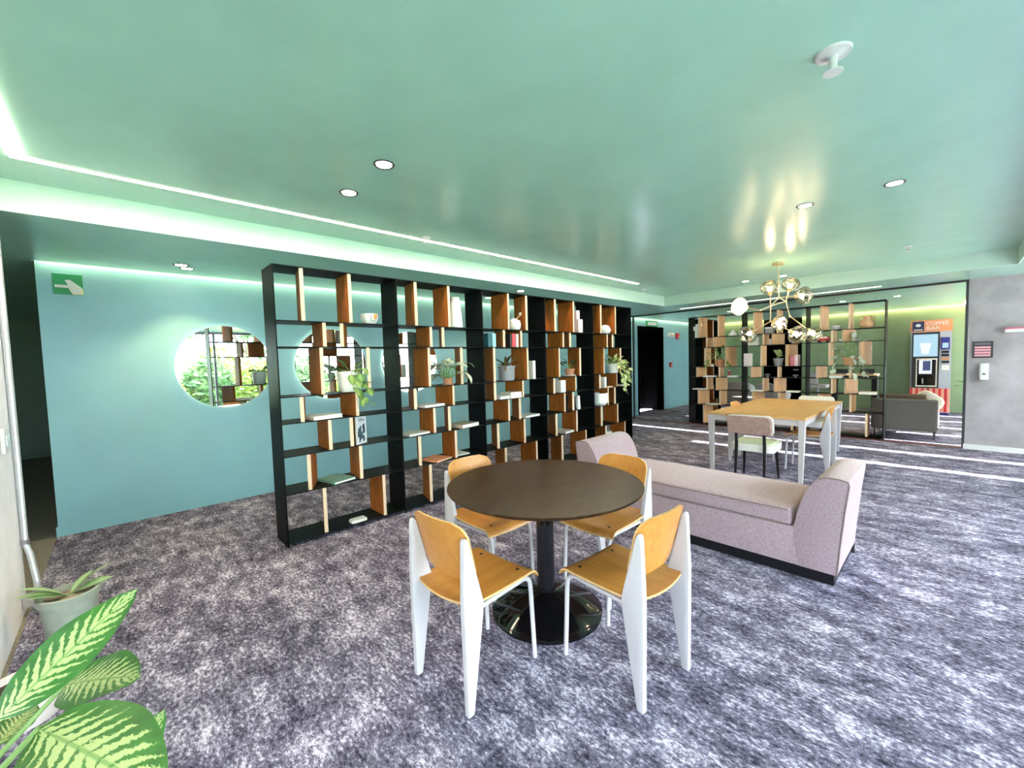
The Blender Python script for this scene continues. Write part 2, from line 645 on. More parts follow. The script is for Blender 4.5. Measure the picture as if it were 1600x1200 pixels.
# left wall with the dark doorway
D0, D1, DZ = 9.87, 11.12, 2.25
bm = bmesh.new()
box(bm, XW - 0.15, XW, -0.478, D0, 0, 2.8)
box(bm, XW - 0.15, XW, D1, YF, 0, 2.8)
box(bm, XW - 0.15, XW, D0, D1, DZ, 2.8)
struct('wall_left', bm, 'paint_wall')
bm = bmesh.new()
box(bm, XW, XW + 0.012, -0.49, D0 - 0.06, 0, 0.09)
box(bm, XW, XW + 0.012, D1 + 0.06, YF, 0, 0.09)
box(bm, XW - 0.16, XW, -0.49, -0.478, 0, 0.09)
struct('baseboard_left', bm, 'paint_wall')
door = struct('door_1', bx(XW - 0.6, XW - 0.56, D0 - 0.2, D1 + 0.2, 0, 2.4), 'black_void')  # black sheet stands in for the doorway's unlit interior
bm = bmesh.new()
for y0, y1 in ((D0 - 0.06, D0), (D1, D1 + 0.06)):
    box(bm, XW - 0.55, XW + 0.02, y0, y1, 0, DZ + 0.06)
box(bm, XW - 0.55, XW + 0.02, D0, D1, DZ, DZ + 0.06)
obj('door_frame', bm, 'black_void', door)
obj('door_handle', rbox(XW - 0.56, XW - 0.50, D0 + 0.1, D0 + 0.22, 1.0, 1.03, 0.006), 'steel', door)

# far wall with a dark doorway in it
FX0, FX1 = -3.95, -2.98
bm = bmesh.new()
box(bm, XW - 0.15, FX0, YF, YF + 0.15, 0, 2.8)
box(bm, FX1, XWIN, YF, YF + 0.15, 0, 2.8)
struct('wall_far', bm, 'paint_warm_lit')
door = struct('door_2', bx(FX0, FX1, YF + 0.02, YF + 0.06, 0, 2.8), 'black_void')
obj('door_handle', rbox(FX1 - 0.2, FX1 - 0.08, YF - 0.03, YF + 0.02, 1.0, 1.03, 0.006), 'steel', door)
bm = bmesh.new()
box(bm, XW, FX0, YF - 0.012, YF, 0, 0.09)
box(bm, FX1, XWIN, YF - 0.012, YF, 0, 0.09)
struct('baseboard_far', bm, 'paint_warm_lit')

# concrete wall on the right and the concrete pier on the left
struct('wall_right', bx(0.13, XWIN, YP, YP + 0.22, 0, ZS), 'concrete')
struct('baseboard_right', bx(0.118, XWIN, YP - 0.014, YP, 0, 0.075), 'white_plastic')
struct('wall_pier', bx(-4.09, -2.9, -0.95, -0.51, 0, ZS), plain('concrete_lit', (0.84, 0.81, 0.86, 1), 0.7, var=0.08, scale=5))  # same concrete, lightened to paint in the bright light on the pier
# steel opening frame between the two rooms
bm = bmesh.new()
box(bm, XW, 0.13, YP, YP + 0.05, ZS - 0.03, ZS)
box(bm, XW + 0.26, XW + 0.29, YP, YP + 0.05, 0, ZS - 0.03)
box(bm, 0.10, 0.128, YP, YP + 0.10, 0.012, ZS - 0.03)
struct('trim_5', bm, 'black_plastic')
struct('trim_6', bx(XW, 0.128, YP, YP + 0.09, 0.0, 0.012), 'maroon')
# dark corridor, its shade put into the wall paint
bm = bmesh.new()
box(bm, -11.4, -11.3, -4.2, 0.4, 0, 2.8)
box(bm, -11.3, -4.0, -3.3, -3.2, 0, 2.8)
box(bm, -11.3, XW - 0.15, -0.25, -0.15, 0, 2.8)
struct('wall_corridor', bm, 'paint_shade')
struct('baseboard_corridor', bx(-11.3, -11.28, -3.2, -0.25, 0, 0.1), 'paint_shade')
# back wall behind the viewer, with glazing
bm = bmesh.new()
box(bm, -4.1, 1.4, -4.25, -4.1, 0, ZS)
struct('wall_back', bm, 'concrete')


def glazing(name, along, const, a0, a1, n):
    """Floor-to-ceiling glazing: frame with mullions, transom, and one pane per bay."""
    root = link(name, None)
    root['kind'] = 'structure'

    def B(bm, s0, s1, z0, z1, t=0.05):
        if along == 'y':
            box(bm, const - t, const + t, s0, s1, z0, z1)
        else:
            box(bm, s0, s1, const - t, const + t, z0, z1)
    bm = bmesh.new()
    B(bm, a0, a1, 0, 0.06)
    B(bm, a0, a1, ZS - 0.06, ZS)
    B(bm, a0, a0 + 0.06, 0.06, ZS - 0.06)
    B(bm, a1 - 0.06, a1, 0.06, ZS - 0.06)
    obj('window_frame', bm, 'frame_grey', root)
    st = (a1 - a0) / n
    for i in range(n):
        s0, s1 = a0 + i * st, a0 + (i + 1) * st
        if i:
            bm = bmesh.new()
            B(bm, s0 - 0.025, s0 + 0.025, 0.06, ZS - 0.06, 0.04)
            obj('mullion', bm, 'frame_grey', root)
        bm = bmesh.new()
        B(bm, s0 + 0.03, s1 - 0.03, 0.06, ZS - 0.06, 0.004)
        obj('pane', bm, 'pane_glass', root)


glazing('window_1', 'y', XWIN + 0.1, -4.1, 6.5, 7)
glazing('window_2', 'x', -4.1, 1.4, XWIN, 1)
# narrow window slots let sun stripes in; frosted panels between are added fill light
edges = [6.5]
for c in (7.30, 8.30, 9.33, 10.35, 11.33, 12.33, 13.3):
    edges += [c - 0.085, c + 0.085]
edges.append(YF)
for i in range(0, len(edges), 2):
    struct('window_%d' % (20 + i // 2), bx(XWIN + 0.02, XWIN + 0.05, edges[i], edges[i + 1], 0, ZS), 'frosted_fill')
for i in range(1, len(edges) - 1, 2):
    zt = 1.78 if i == 1 else ZS
    wn = struct('window_%d' % (3 + i // 2), bx(XWIN + 0.03, XWIN + 0.038, edges[i], edges[i + 1], 0.0, zt), 'pane_glass')
    if zt < ZS:
        obj('pane', bx(XWIN + 0.02, XWIN + 0.05, edges[i], edges[i + 1], zt, ZS), 'frosted_fill', wn)  # frosted top added to keep the sun stripe off the oak table

# ------------------------------------------------------------------ lights fixed to the building
def strip(name, label, bm_led, bm_prof, mat, loc=(0, 0, 0)):
    t = thing(name, label, 'strip light', loc)
    obj('diffuser', bm_led, mat, t)
    obj('profile', bm_prof, 'white_plastic', t)
    return t


bm = bmesh.new()
box(bm, -3.562, -3.518, -0.352, 6.215, ZC - 0.006, ZC - 0.001)
box(bm, -3.518, -0.6, -0.352, -0.308, ZC - 0.006, ZC - 0.001)
b2 = bmesh.new()
box(b2, -3.570, -3.563, -0.360, 6.222, ZC - 0.008, ZC)
box(b2, -3.517, -3.510, -0.307, 6.222, ZC - 0.008, ZC)
strip('linear_ceiling_light', 'long bright warm line of light running down the raised green ceiling', bm, b2, 'led_warm')
bm = bx(-3.99, -0.81, 8.68, 8.72, ZS - 0.006, ZS - 0.001)
b2 = bmesh.new()
box(b2, -3.998, -0.80, 8.670, 8.679, ZS - 0.008, ZS)
box(b2, -3.998, -0.80, 8.721, 8.730, ZS - 0.008, ZS)
strip('linear_soffit_light', 'silvery line of light in the lower soffit above the chandelier table', bm, b2, 'led_soffit')
for nm, lb, b1, b2, mt in (
    ('cove_light', 'pale yellow cove light glowing along the top of the left green wall', bx(XW + 0.002, XW + 0.055, -0.47, YF - 0.07, ZS + 0.045, ZS + 0.05), bx(XW, XW + 0.06, -0.47, YF - 0.07, ZS + 0.051, ZS + 0.056), 'led_cove'),
    ('cove_light', 'bright cove light along the top of the olive wall behind the drinks machine', bx(XW + 0.06, 0.3, YF - 0.055, YF - 0.002, ZS + 0.045, ZS + 0.05), bx(XW + 0.06, 0.3, YF - 0.06, YF, ZS + 0.051, ZS + 0.056), 'led_cove_far'),
    ('cove_light', 'short cove light running back from the olive wall at the concrete corner', bx(0.14, 0.18, 12.2, YF - 0.1, ZS - 0.010, ZS - 0.004), bx(0.135, 0.185, 12.2, YF - 0.1, ZS - 0.004, ZS), 'led_cove_far')):
    strip(nm, lb, b1, b2, mt)


def make_downlight():
    t = thing('downlight', '', 'downlight')
    bm = bmesh.new()
    lathe(bm, [(0.042, 0.0), (0.058, -0.006), (0.062, -0.002), (0.062, 0.0)], 24, cap=False)
    obj('trim_ring', bm, 'black_plastic', t, True)
    bm = bmesh.new()
    lathe(bm, [(0.045, -0.001), (0.045, -0.004), (0.0, -0.005)], 24, cap=False)
    obj('lens', bm, 'lamp_disc', t)
    return t


DL = make_downlight()
spots = [((-2.366, 1.231, ZC), 'round recessed downlight nearest the middle of the ceiling, right one of its pair', 8),
         ((-2.901, 1.237, ZC), 'round recessed downlight just left of its twin, nearer the ceiling line light', 8),
         ((-0.318, 4.122, ZC), 'recessed downlight on the right of the ceiling, right one of its pair', 8),
         ((-0.858, 4.139, ZC), 'recessed downlight above the chandelier reflection, left one of its pair', 8),
         ((-5.075, 0.502, ZS), 'soffit downlight washing the green wall, front one of its pair', 0),
         ((-5.217, 0.560, ZS), 'soffit downlight washing the green wall, rear one beside the wall', 7),
         ((-5.05, 4.30, ZS), 'soffit downlight over the tall bookcase, left one of its pair', 0),
         ((-4.30, 4.28, ZS), 'soffit downlight over the tall bookcase, right one of its pair', 6),
         ((-2.372, 7.55, ZC), 'far ceiling downlight left of the chandelier rod', 6),
         ((-1.839, 7.55, ZC), 'far ceiling downlight just right of the chandelier rod', 6),
         ((-0.75, 10.6, ZS), 'downlight in the back room ceiling beyond the right end of the far bookcase', 10),
         ((-1.55, 10.6, ZS), 'downlight in the back room ceiling seen over the far bookcase top', 10),
         ((-3.6, 10.4, ZS), 'downlight in the back room ceiling above the left bay of the far bookcase', 8)]
for i, (p, lb, en) in enumerate(spots):
    t = DL if i == 0 else dup(DL, p, 0, lb)
    t.location = p
    t['label'] = lb
    t['group'] = 'recessed ceiling downlights'
    if en:
        ld = bpy.data.lights.new('lamp_light', 'SPOT')
        ld.energy = en
        ld.spot_size = rad(100)
        ld.spot_blend = 0.5
        ld.shadow_soft_size = 0.04
        ld.color = (1.0, 0.76, 0.34)
        link('lamp_light', ld, t, (0, 0, -0.03))

# sprinklers and detectors
def make_sprinkler(z):
    t = thing('sprinkler', '', 'sprinkler')
    bm = bmesh.new()
    lathe(bm, [(0.040, 0), (0.038, -0.006), (0.012, -0.010), (0.010, -0.012)], 20, cap=False)
    obj('escutcheon', bm, 'white_plastic', t, True)
    bm = bmesh.new()
    lathe(bm, [(0.010, -0.01), (0.008, -0.045), (0.0, -0.046)], 10, cap=False)
    obj('body', bm, 'white_plastic', t, True)
    bm = bmesh.new()
    lathe(bm, [(0.0, -0.046), (0.022, -0.048), (0.022, -0.051), (0.0, -0.053)], 16, cap=False)
    obj('deflector', bm, 'white_plastic', t)
    return t


SPK = make_sprinkler(0)
for i, (p, lb, s) in enumerate([((-0.357, 2.152, ZC), 'large white ceiling sprinkler with round plate at upper right', 1.55),
                                ((-0.388, 6.743, ZC), 'small white sprinkler on the ceiling right of the chandelier', 1.0),
                                ((-3.789, 6.816, ZC), 'white sprinkler just past the end of the ceiling line light', 1.0),
                                ((-3.47, 2.206, ZC), 'white sprinkler touching the ceiling line light midway along', 1.0),
                                ((-4.9, 9.6, ZS), 'white sprinkler in the soffit in front of the dark doorway', 1.3),
                                ((-4.45, 10.6, ZS), 'white sprinkler in the back room right of the dark doorway', 1.2)]):
    t = SPK if i == 0 else dup(SPK, p, 0, lb)
    t.location = p
    t.scale = (s, s, s)
    t['label'] = lb
    t['group'] = 'ceiling sprinklers'


# mirrors with a back light
def make_mirror():
    t = thing('round_mirror', '', 'mirror', (XW, 0.89, 1.525), 0, 'round backlit mirrors')
    ry = Matrix.Rotation(rad(90), 4, 'Y')
    bm = bmesh.new()
    lathe(bm, [(0.0, 0.05), (0.45, 0.05)], 96, cap=False)
    bm.transform(ry)
    bmesh.ops.recalc_face_normals(bm, faces=bm.faces[:])
    obj('mirror_glass', bm, 'mirror_glass', t)
    bm = bmesh.new()
    lathe(bm, [(0.45, 0.032), (0.4545, 0.036), (0.4545, 0.052), (0.45, 0.052)], 96, cap=False)
    bm.transform(ry)
    obj('rim', bm, 'steel', t, True)
    bm = bmesh.new()
    lathe(bm, [(0.0, 0.030), (0.45, 0.030), (0.45, 0.048), (0.0, 0.048)], 64, cap=False)
    bm.transform(ry)
    obj('backing', bm, 'black_plastic', t)
    bm = bmesh.new()
    lathe(bm, [(0.405, 0.008), (0.43, 0.008), (0.43, 0.020), (0.405, 0.020)], 64, cap=False)
    bm.transform(ry)
    obj('light_ring', bm, 'halo', t)
    return t


MIR = make_mirror()
MIR['label'] = 'round backlit mirror left of the tall bookcase, reflecting the garden'
dup(MIR, (XW, 2.045, 1.525), 0, 'round backlit mirror seen through the first bay of the tall bookcase')
dup(MIR, (XW, 3.20, 1.525), 0, 'round backlit mirror seen through the second bay of the tall bookcase')

# ------------------------------------------------------------------ bookcases
ROWZ = [0.036, 0.444, 0.760, 1.034, 1.255, 1.670, 1.886, 2.333]   # top faces of the boards, bottom to top
BAY, SD = 1.08, 0.32
# divider offsets (front edge) and turn, by row from the top
PAT = {1: ((0.215, 11), (0.62, 1)), 2: ((0.38, 2), (0.53, 28)), 3: ((0.345, 0), (0.765, 24)), 4: ((0.165, 19), (0.64, -6)),
       5: ((0.385, 1), (0.575, 26)), 6: ((0.195, 27), (0.65, 5)), 7: ((0.31, 17), (0.865, 0))}
PAT3 = dict(PAT)
PAT3.update({1: ((0.42, -3), (0.735, 14)), 2: ((0.335, 20), (0.63, 2)), 3: ((0.167, 16), (0.735, 0))})
PAT4 = dict(PAT)
PAT4.update({3: ((0.285, -4), (0.755, 16))})
DIV_MESH = {}


def divider_mesh(h, wd):
    k = (round(h, 3), wd)
    if k not in DIV_MESH:
        bm = bmesh.new()
        fs = box(bm, -0.015, 0.015, 0.0, 0.29, 0, h)
        fs[2].material_index = 1
        DIV_MESH[k] = mesh('divider', bm, [wd, 'ply_edge'])
    return DIV_MESH[k]


def bookcase(name, label, loc, rotz, nb, pats, wd='walnut'):
    t = thing(name, label, 'bookcase', loc, rotz)
    L = nb * BAY
    for i in range(nb + 1):
        u = i * BAY
        obj('upright', bx(u - 0.005, u + 0.005, 0, SD, 0.0, 2.333), 'steel_black', t)
    for b in range(nb):
        for j, z in enumerate(ROWZ):
            th = 0.008
            obj('shelf', bx(b * BAY + 0.005, (b + 1) * BAY - 0.005, 0.0, SD, z - th, z), 'steel_black', t)
        for row, pair in pats[b].items():
            z0, z1 = ROWZ[7 - row], ROWZ[8 - row] - 0.008
            for off, ang in pair:
                link('divider', divider_mesh(z1 - z0, wd), t, (b * BAY + off, 0.008, z0), (0, 0, -rad(ang)))
    for i in range(nb + 1):
        for v in (0.03, SD - 0.03):
            bm = bmesh.new()
            lathe(bm, [(0.012, 0), (0.012, 0.028)], 10, min(max(i * BAY, 0.02), L - 0.02), v, 0)
            obj('foot', bm, 'steel', t)
    return t


MX, MY = -3.762, 0.95
bookcase('tall_bookcase', 'long black steel open bookcase with walnut dividers beside the green wall', (MX, MY, 0), rad(90), 5, [PAT, PAT, PAT3, PAT4, PAT4])
SX, SY = -4.03, 9.2
bookcase('tall_bookcase', 'black steel open bookcase with wooden dividers standing behind the oak table', (SX, SY, 0), 0, 3, [PAT, PAT, PAT], 'walnut_lit')
bookcase('tall_bookcase', 'single-bay dark bookcase set crosswise behind the left end of the far bookcase', (-3.95, 9.75, 0), rad(90), 1, [PAT])


def ms(px, py, row, back=0.13):
    """world point on the main bookcase: row from the top, set back from its front edge."""
    p = on(0, MX - back, px, py)
    return Vector((MX - back, p.y, ROWZ[7 - row]))


def ss(px, py, row, back=0.13):
    p = on(1, SY + back, px, py)
    return Vector((p.x, SY + back, ROWZ[7 - row]))


# ------------------------------------------------------------------ round table
TC = (-1.655, 1.797)
t = thing('round_table', 'round dark-stained table on a glossy black pedestal with four chairs', 'table', (TC[0], TC[1], 0))
bm = bmesh.new()
lathe(bm, [(0.0, 0.750), (0.535, 0.750), (0.566, 0.766), (0.570, 0.774), (0.566, 0.778), (0.0, 0.778)], 96, cap=False)
obj('table_top', bm, 'dark_veneer', t, True)
bm = bmesh.new()
lathe(bm, [(0.0, 0.730), (0.20, 0.730), (0.20, 0.750), (0.0, 0.750)], 24, cap=False)
obj('mounting_plate', bm, 'black_gloss', t)
bm = bmesh.new()
lathe(bm, [(0.056, 0.12), (0.053, 0.16), (0.052, 0.731)], 32, cap=False)
obj('column', bm, 'black_gloss', t, True)
bm = bmesh.new()
lathe(bm, [(0.0, 0.0), (0.318, 0.0), (0.328, 0.006), (0.328, 0.020), (0.318, 0.028), (0.30, 0.036), (0.25, 0.062), (0.18, 0.090), (0.11, 0.112), (0.070, 0.124), (0.046, 0.132), (0.0, 0.132)], 72, cap=False)
obj('pedestal_base', bm, 'black_gloss', t, True)


# ------------------------------------------------------------------ plywood and steel chairs
def make_chair():
    t = thing('dining_chair', '', 'chair')
    # rear legs: folded sheet, wide at the seat and pointed at both ends; outline in (y, z)
    prof = [(-0.250, 0.0), (-0.218, 0.0), (-0.148, 0.42), (-0.146, 0.47), (-0.222, 0.755), (-0.230, 0.768), (-0.241, 0.765), (-0.246, 0.748), (-0.256, 0.50)]
    for s in (-1, 1):
        bm = bmesh.new()
        a, b = sorted((s * 0.172, s * 0.200))
        prism(bm, prof, a, b, 'x')
        bmesh.ops.bevel(bm, geom=bm.edges[:], offset=0.005, segments=2, profile=0.6, affect='EDGES')
        obj('rear_leg', bm, 'white_metal', t, True)
    # front legs: bent tube up from the floor and back along the seat
    for s in (-1, 1):
        pts = [(s * 0.172, 0.218, 0.0), (s * 0.165, 0.205, 0.36)]
        for k in range(1, 7):
            a = rad(90 * k / 6)
            pts.append((s * 0.165, 0.203 - 0.055 * (1 - cos(a)), 0.375 + 0.055 * sin(a)))
        pts.append((s * 0.170, -0.14, 0.428))
        obj('front_leg', tube(bmesh.new(), pts, 0.0115, 12), 'white_metal', t, True)
    obj('seat_rail', tube(bmesh.new(), [(-0.19, -0.15, 0.424), (0.19, -0.15, 0.424)], 0.011, 10), 'white_metal', t, True)
    # seat: moulded ply with a rounded front lip
    bm = bmesh.new()
    nx, ny, th = 12, 16, 0.011
    top, bot = [], []
    for j in range(ny + 1):
        v = j / ny
        y = -0.225 + 0.465 * v
        zc = 0.452 + 0.010 * math.pow(abs(v - 0.45) * 2, 2) * (1 if v < 0.45 else 0.4)
        if v > 0.86:
            q = (v - 0.86) / 0.14
            zc -= 0.034 * q * q
            y -= 0.020 * q * q
        hw = 0.205 - 0.012 * (1 - v) if v > 0.1 else 0.193 - 0.035 * (1 - math.sqrt(max(0, 1 - (1 - v / 0.1) ** 2)))
        rt, rb = [], []
        for i in range(nx + 1):
            u = -1 + 2 * i / nx
            yy = y - (0.018 * (1 - u * u) if v < 0.5 else 0) * (1 - 2 * v)
            z = zc + 0.008 * u * u
            rt.append(bm.verts.new((u * hw, yy, z + th)))
            rb.append(bm.verts.new((u * hw, yy, z)))
        top.append(rt)
        bot.append(rb)
    fs = []
    for j in range(ny):
        for i in range(nx):
            fs.append(bm.faces.new((top[j][i], top[j][i + 1], top[j + 1][i + 1], top[j + 1][i])))
            fs.append(bm.faces.new((bot[j][i + 1], bot[j][i], bot[j + 1][i], bot[j + 1][i + 1])))
    loop_t = [r[0] for r in top] + top[-1][1:] + [r[-1] for r in top[::-1]][1:] + top[0][::-1][1:-1]
    loop_b = [r[0] for r in bot] + bot[-1][1:] + [r[-1] for r in bot[::-1]][1:] + bot[0][::-1][1:-1]
    for k in range(len(loop_t)):
        j = (k + 1) % len(loop_t)
        f = bm.faces.new((loop_t[k], loop_t[j], loop_b[j], loop_b[k]))
        f.material_index = 1
    bmesh.ops.recalc_face_normals(bm, faces=bm.faces[:])
    seat = obj('seat', bm, ['oak_seat', 'oak_edge'], t, True)
    bm = bmesh.new()
    for sx in (-0.13, 0.13):
        for sy in (0.15,):
            lathe(bm, [(0.0, 0), (0.009, 0), (0.009, 0.002), (0.0, 0.003)], 12, sx, sy, 0.4685, cap=False)
    obj('screw', bm, 'black_plastic', seat)
    # back rest: curved ply panel with rounded corners
    bm = bmesh.new()
    nx, nz, th = 18, 16, 0.011
    z0, z1 = 0.535, 0.822
    fr, bk = [], []
    for j in range(nz + 1):
        z = z0 + (z1 - z0) * j / nz
        # rounded corners shrink the half width near the ends
        e = min(z - z0, z1 - z)
        R = 0.075
        hw0 = 0.190 - 0.012 * (z1 - z) / (z1 - z0)
        hw = hw0 if e >= R else hw0 - R + math.sqrt(max(0.0, R * R - (R - e) ** 2))
        y_c = -0.158 - 0.26 * (z - 0.535)
        ra, rb = [], []
        for i in range(nx + 1):
            u = -1 + 2 * i / nx
            x = u * hw
            yc = y_c - 0.030 * (1 - (x / 0.19) ** 2) + 0.012
            zz = z + (0.018 * (1 - u * u) if j == nz else 0) * 0
            ra.append(bm.verts.new((x, yc, zz)))
            rb.append(bm.verts.new((x, yc - th, zz)))
        fr.append(ra)
        bk.append(rb)
    for j in range(nz):
        for i in range(nx):
            bm.faces.new((fr[j][i], fr[j][i + 1], fr[j + 1][i + 1], fr[j + 1][i]))
            bm.faces.new((bk[j][i + 1], bk[j][i], bk[j + 1][i], bk[j + 1][i + 1]))
    lf = [r[0] for r in fr] + fr[-1][1:] + [r[-1] for r in fr[::-1]][1:] + fr[0][::-1][1:-1]
    lb = [r[0] for r in bk] + bk[-1][1:] + [r[-1] for r in bk[::-1]][1:] + bk[0][::-1][1:-1]
    for k in range(len(lf)):
        j = (k + 1) % len(lf)
        f = bm.faces.new((lf[k], lf[j], lb[j], lb[k]))
        f.material_index = 1
    bmesh.ops.recalc_face_normals(bm, faces=bm.faces[:])
    obj('backrest', bm, ['oak_seat', 'oak_edge'], t, True)
    return t


CH = make_chair()
CG = 'plywood chairs with white steel legs'
CH.location = (-1.585, 1.225, 0)
CH.rotation_euler = (0, 0, rad(4))
CH['label'] = 'oak plywood chair with white legs, nearest on the left of the round table'
CH['group'] = CG
dup(CH, (-1.10, 1.735, 0), rad(86), 'oak plywood chair with white legs, nearest on the right of the round table', CG)
dup(CH, (-2.13, 1.78, 0), rad(-90), 'oak plywood chair behind the round table, on its bookcase side', CG)
dup(CH, (-1.56, 2.28, 0), rad(180), 'oak plywood chair behind the round table, in front of the mauve bench', CG)
dup(CH, (-1.26, 6.40, 0), rad(90), 'plywood chair with white legs on the right side of the oak table', CG)
dup(CH, (-1.93, 6.44, 0), rad(-90), 'plywood chair with white legs on the far left side of the oak table', CG)

# ------------------------------------------------------------------ mauve bench with two scroll ends
BX0, BX1, BY0, BY1 = -2.50, -0.47, 3.236, 3.95
t = thing('upholstered_bench', 'long mauve fabric bench with a raised sloping arm at each end', 'bench', ((BX0 + BX1) / 2, (BY0 + BY1) / 2, 0))
hl, hd = (BX1 - BX0) / 2, (BY1 - BY0) / 2
obj('plinth', bx(-hl + 0.04, hl - 0.03, -hd + 0.02, hd - 0.03, 0.0, 0.075), 'black_wood', t)
bm = rbox(-hl + 0.1, hl - 0.1, -hd + 0.004, hd - 0.004, 0.075, 0.335, 0.012)
obj('seat_base', bm, 'fabric_mauve', t, True)


def arm_profile(s):
    # outline in (x, z); s=+1 right end, mirrored for the left
    inner = [(0.055, 0.075), (0.040, 0.17), (0.022, 0.27), (0.028, 0.35), (0.045, 0.44), (0.065, 0.52), (0.092, 0.59), (0.125, 0.645), (0.16, 0.682)]
    outer = [(0.20, 0.700), (0.27, 0.700), (0.312, 0.690), (0.318, 0.665), (0.298, 0.50), (0.275, 0.25), (0.262, 0.075)]
    pts = [(hl - 0.275 + a, z) for a, z in inner + outer]
    return pts if s > 0 else [(-a, z) for a, z in pts][::-1]


for s in (1, -1):
    bm = bmesh.new()
    prism(bm, arm_profile(s), -hd, hd, 'y')
    ee = [e for e in bm.edges if abs(e.verts[0].co.y - e.verts[1].co.y) < 1e-6]
    bmesh.ops.bevel(bm, geom=ee, offset=0.012, segments=2, profile=0.6, affect='EDGES')
    a = obj('arm', bm, 'fabric_mauve', t, True)
    pr = [(x, -hd + 0.003, z) for x, z in (arm_profile(1) if s > 0 else [(-q[0], q[1]) for q in arm_profile(1)])]
    obj('piping', tube(bmesh.new(), pr[8:], 0.005, 6), 'fabric_piping', a, True)
bm = bmesh.new()
nx, ny = 30, 12
CX0, CX1, CY0, CY1, CZ0, CZ1 = -hl + 0.262, hl - 0.262, -hd + 0.002, hd - 0.01, 0.335, 0.452
bm = rbox(CX0, CX1, CY0, CY1, CZ0, CZ1, 0.03, 4)
bmesh.ops.subdivide_edges(bm, edges=[e for e in bm.edges if e.calc_length() > 0.3], cuts=14, use_grid_fill=True)
for v in bm.verts:
    if v.co.z > CZ1 - 0.004:
        a = 1 - ((v.co.x - (CX0 + CX1) / 2) / ((CX1 - CX0) / 2)) ** 4
        c = 1 - ((v.co.y - (CY0 + CY1) / 2) / ((CY1 - CY0) / 2)) ** 2
        v.co.z += 0.018 * max(0, a) * max(0, c)
cu = obj('seat_cushion', bm, 'fabric_mauve', t, True)
for z in (CZ1 - 0.010, CZ0 + 0.008):
    obj('piping', tube(bmesh.new(), [(CX0 + 0.02, CY0 + 0.001, z), (0, CY0 - 0.001, z), (CX1 - 0.02, CY0 + 0.001, z)], 0.005, 6), 'fabric_piping', cu, True)
for s in (-1, 1):
    bm = bmesh.new()
    lathe(bm, [(0.012, 0), (0.012, 0.076)], 8, s * (hl - 0.02), hd - 0.04, 0)
    obj('glide', bm, 'black_plastic', t)

# ------------------------------------------------------------------ oak table
T2X0, T2X1, T2Y0, T2Y1, T2Z = -2.215, -1.135, 5.60, 7.88, 0.755
t = thing('oak_table', 'long oak-topped table on white square legs under the glass chandelier', 'table', ((T2X0 + T2X1) / 2, (T2Y0 + T2Y1) / 2, 0))
hx, hy = (T2X1 - T2X0) / 2, (T2Y1 - T2Y0) / 2
for k in range(4):
    obj('top_board', rbox(-hx + k * hx / 2 + 0.001, -hx + (k + 1) * hx / 2 - 0.001, -hy, hy, T2Z - 0.025, T2Z, 0.002, 1), 'oak_top', t)
bm = bmesh.new()
for s in (-1, 1):
    box(bm, -hx + 0.06, hx - 0.06, s * (hy - 0.035) - 0.012, s * (hy - 0.035) + 0.012, T2Z - 0.095, T2Z - 0.025)
    box(bm, s * (hx - 0.035) - 0.012, s * (hx - 0.035) + 0.012, -hy + 0.06, hy - 0.06, T2Z - 0.095, T2Z - 0.025)
obj('apron', bm, 'white_metal', t)
for sx in (-1, 1):
    for sy in (-1, 1):
        x, y = sx * (hx - 0.035), sy * (hy - 0.04)
        bm = bmesh.new()
        v = []
        for z, a in ((0.0, 0.020), (T2Z - 0.10, 0.030), (T2Z - 0.025, 0.034)):
            v.append([bm.verts.new((x + p * a - sx * (0.034 - a), y + q * a * 1.15, z)) for p, q in ((-1, -1), (1, -1), (1, 1), (-1, 1))])
        for a, b in zip(v, v[1:]):
            for i in range(4):
                bm.faces.new((a[i], a[(i + 1) % 4], b[(i + 1) % 4], b[i]))
        bm.faces.new(v[0][::-1])
        bm.faces.new(v[-1])
        obj('leg', bm, 'white_metal', t)


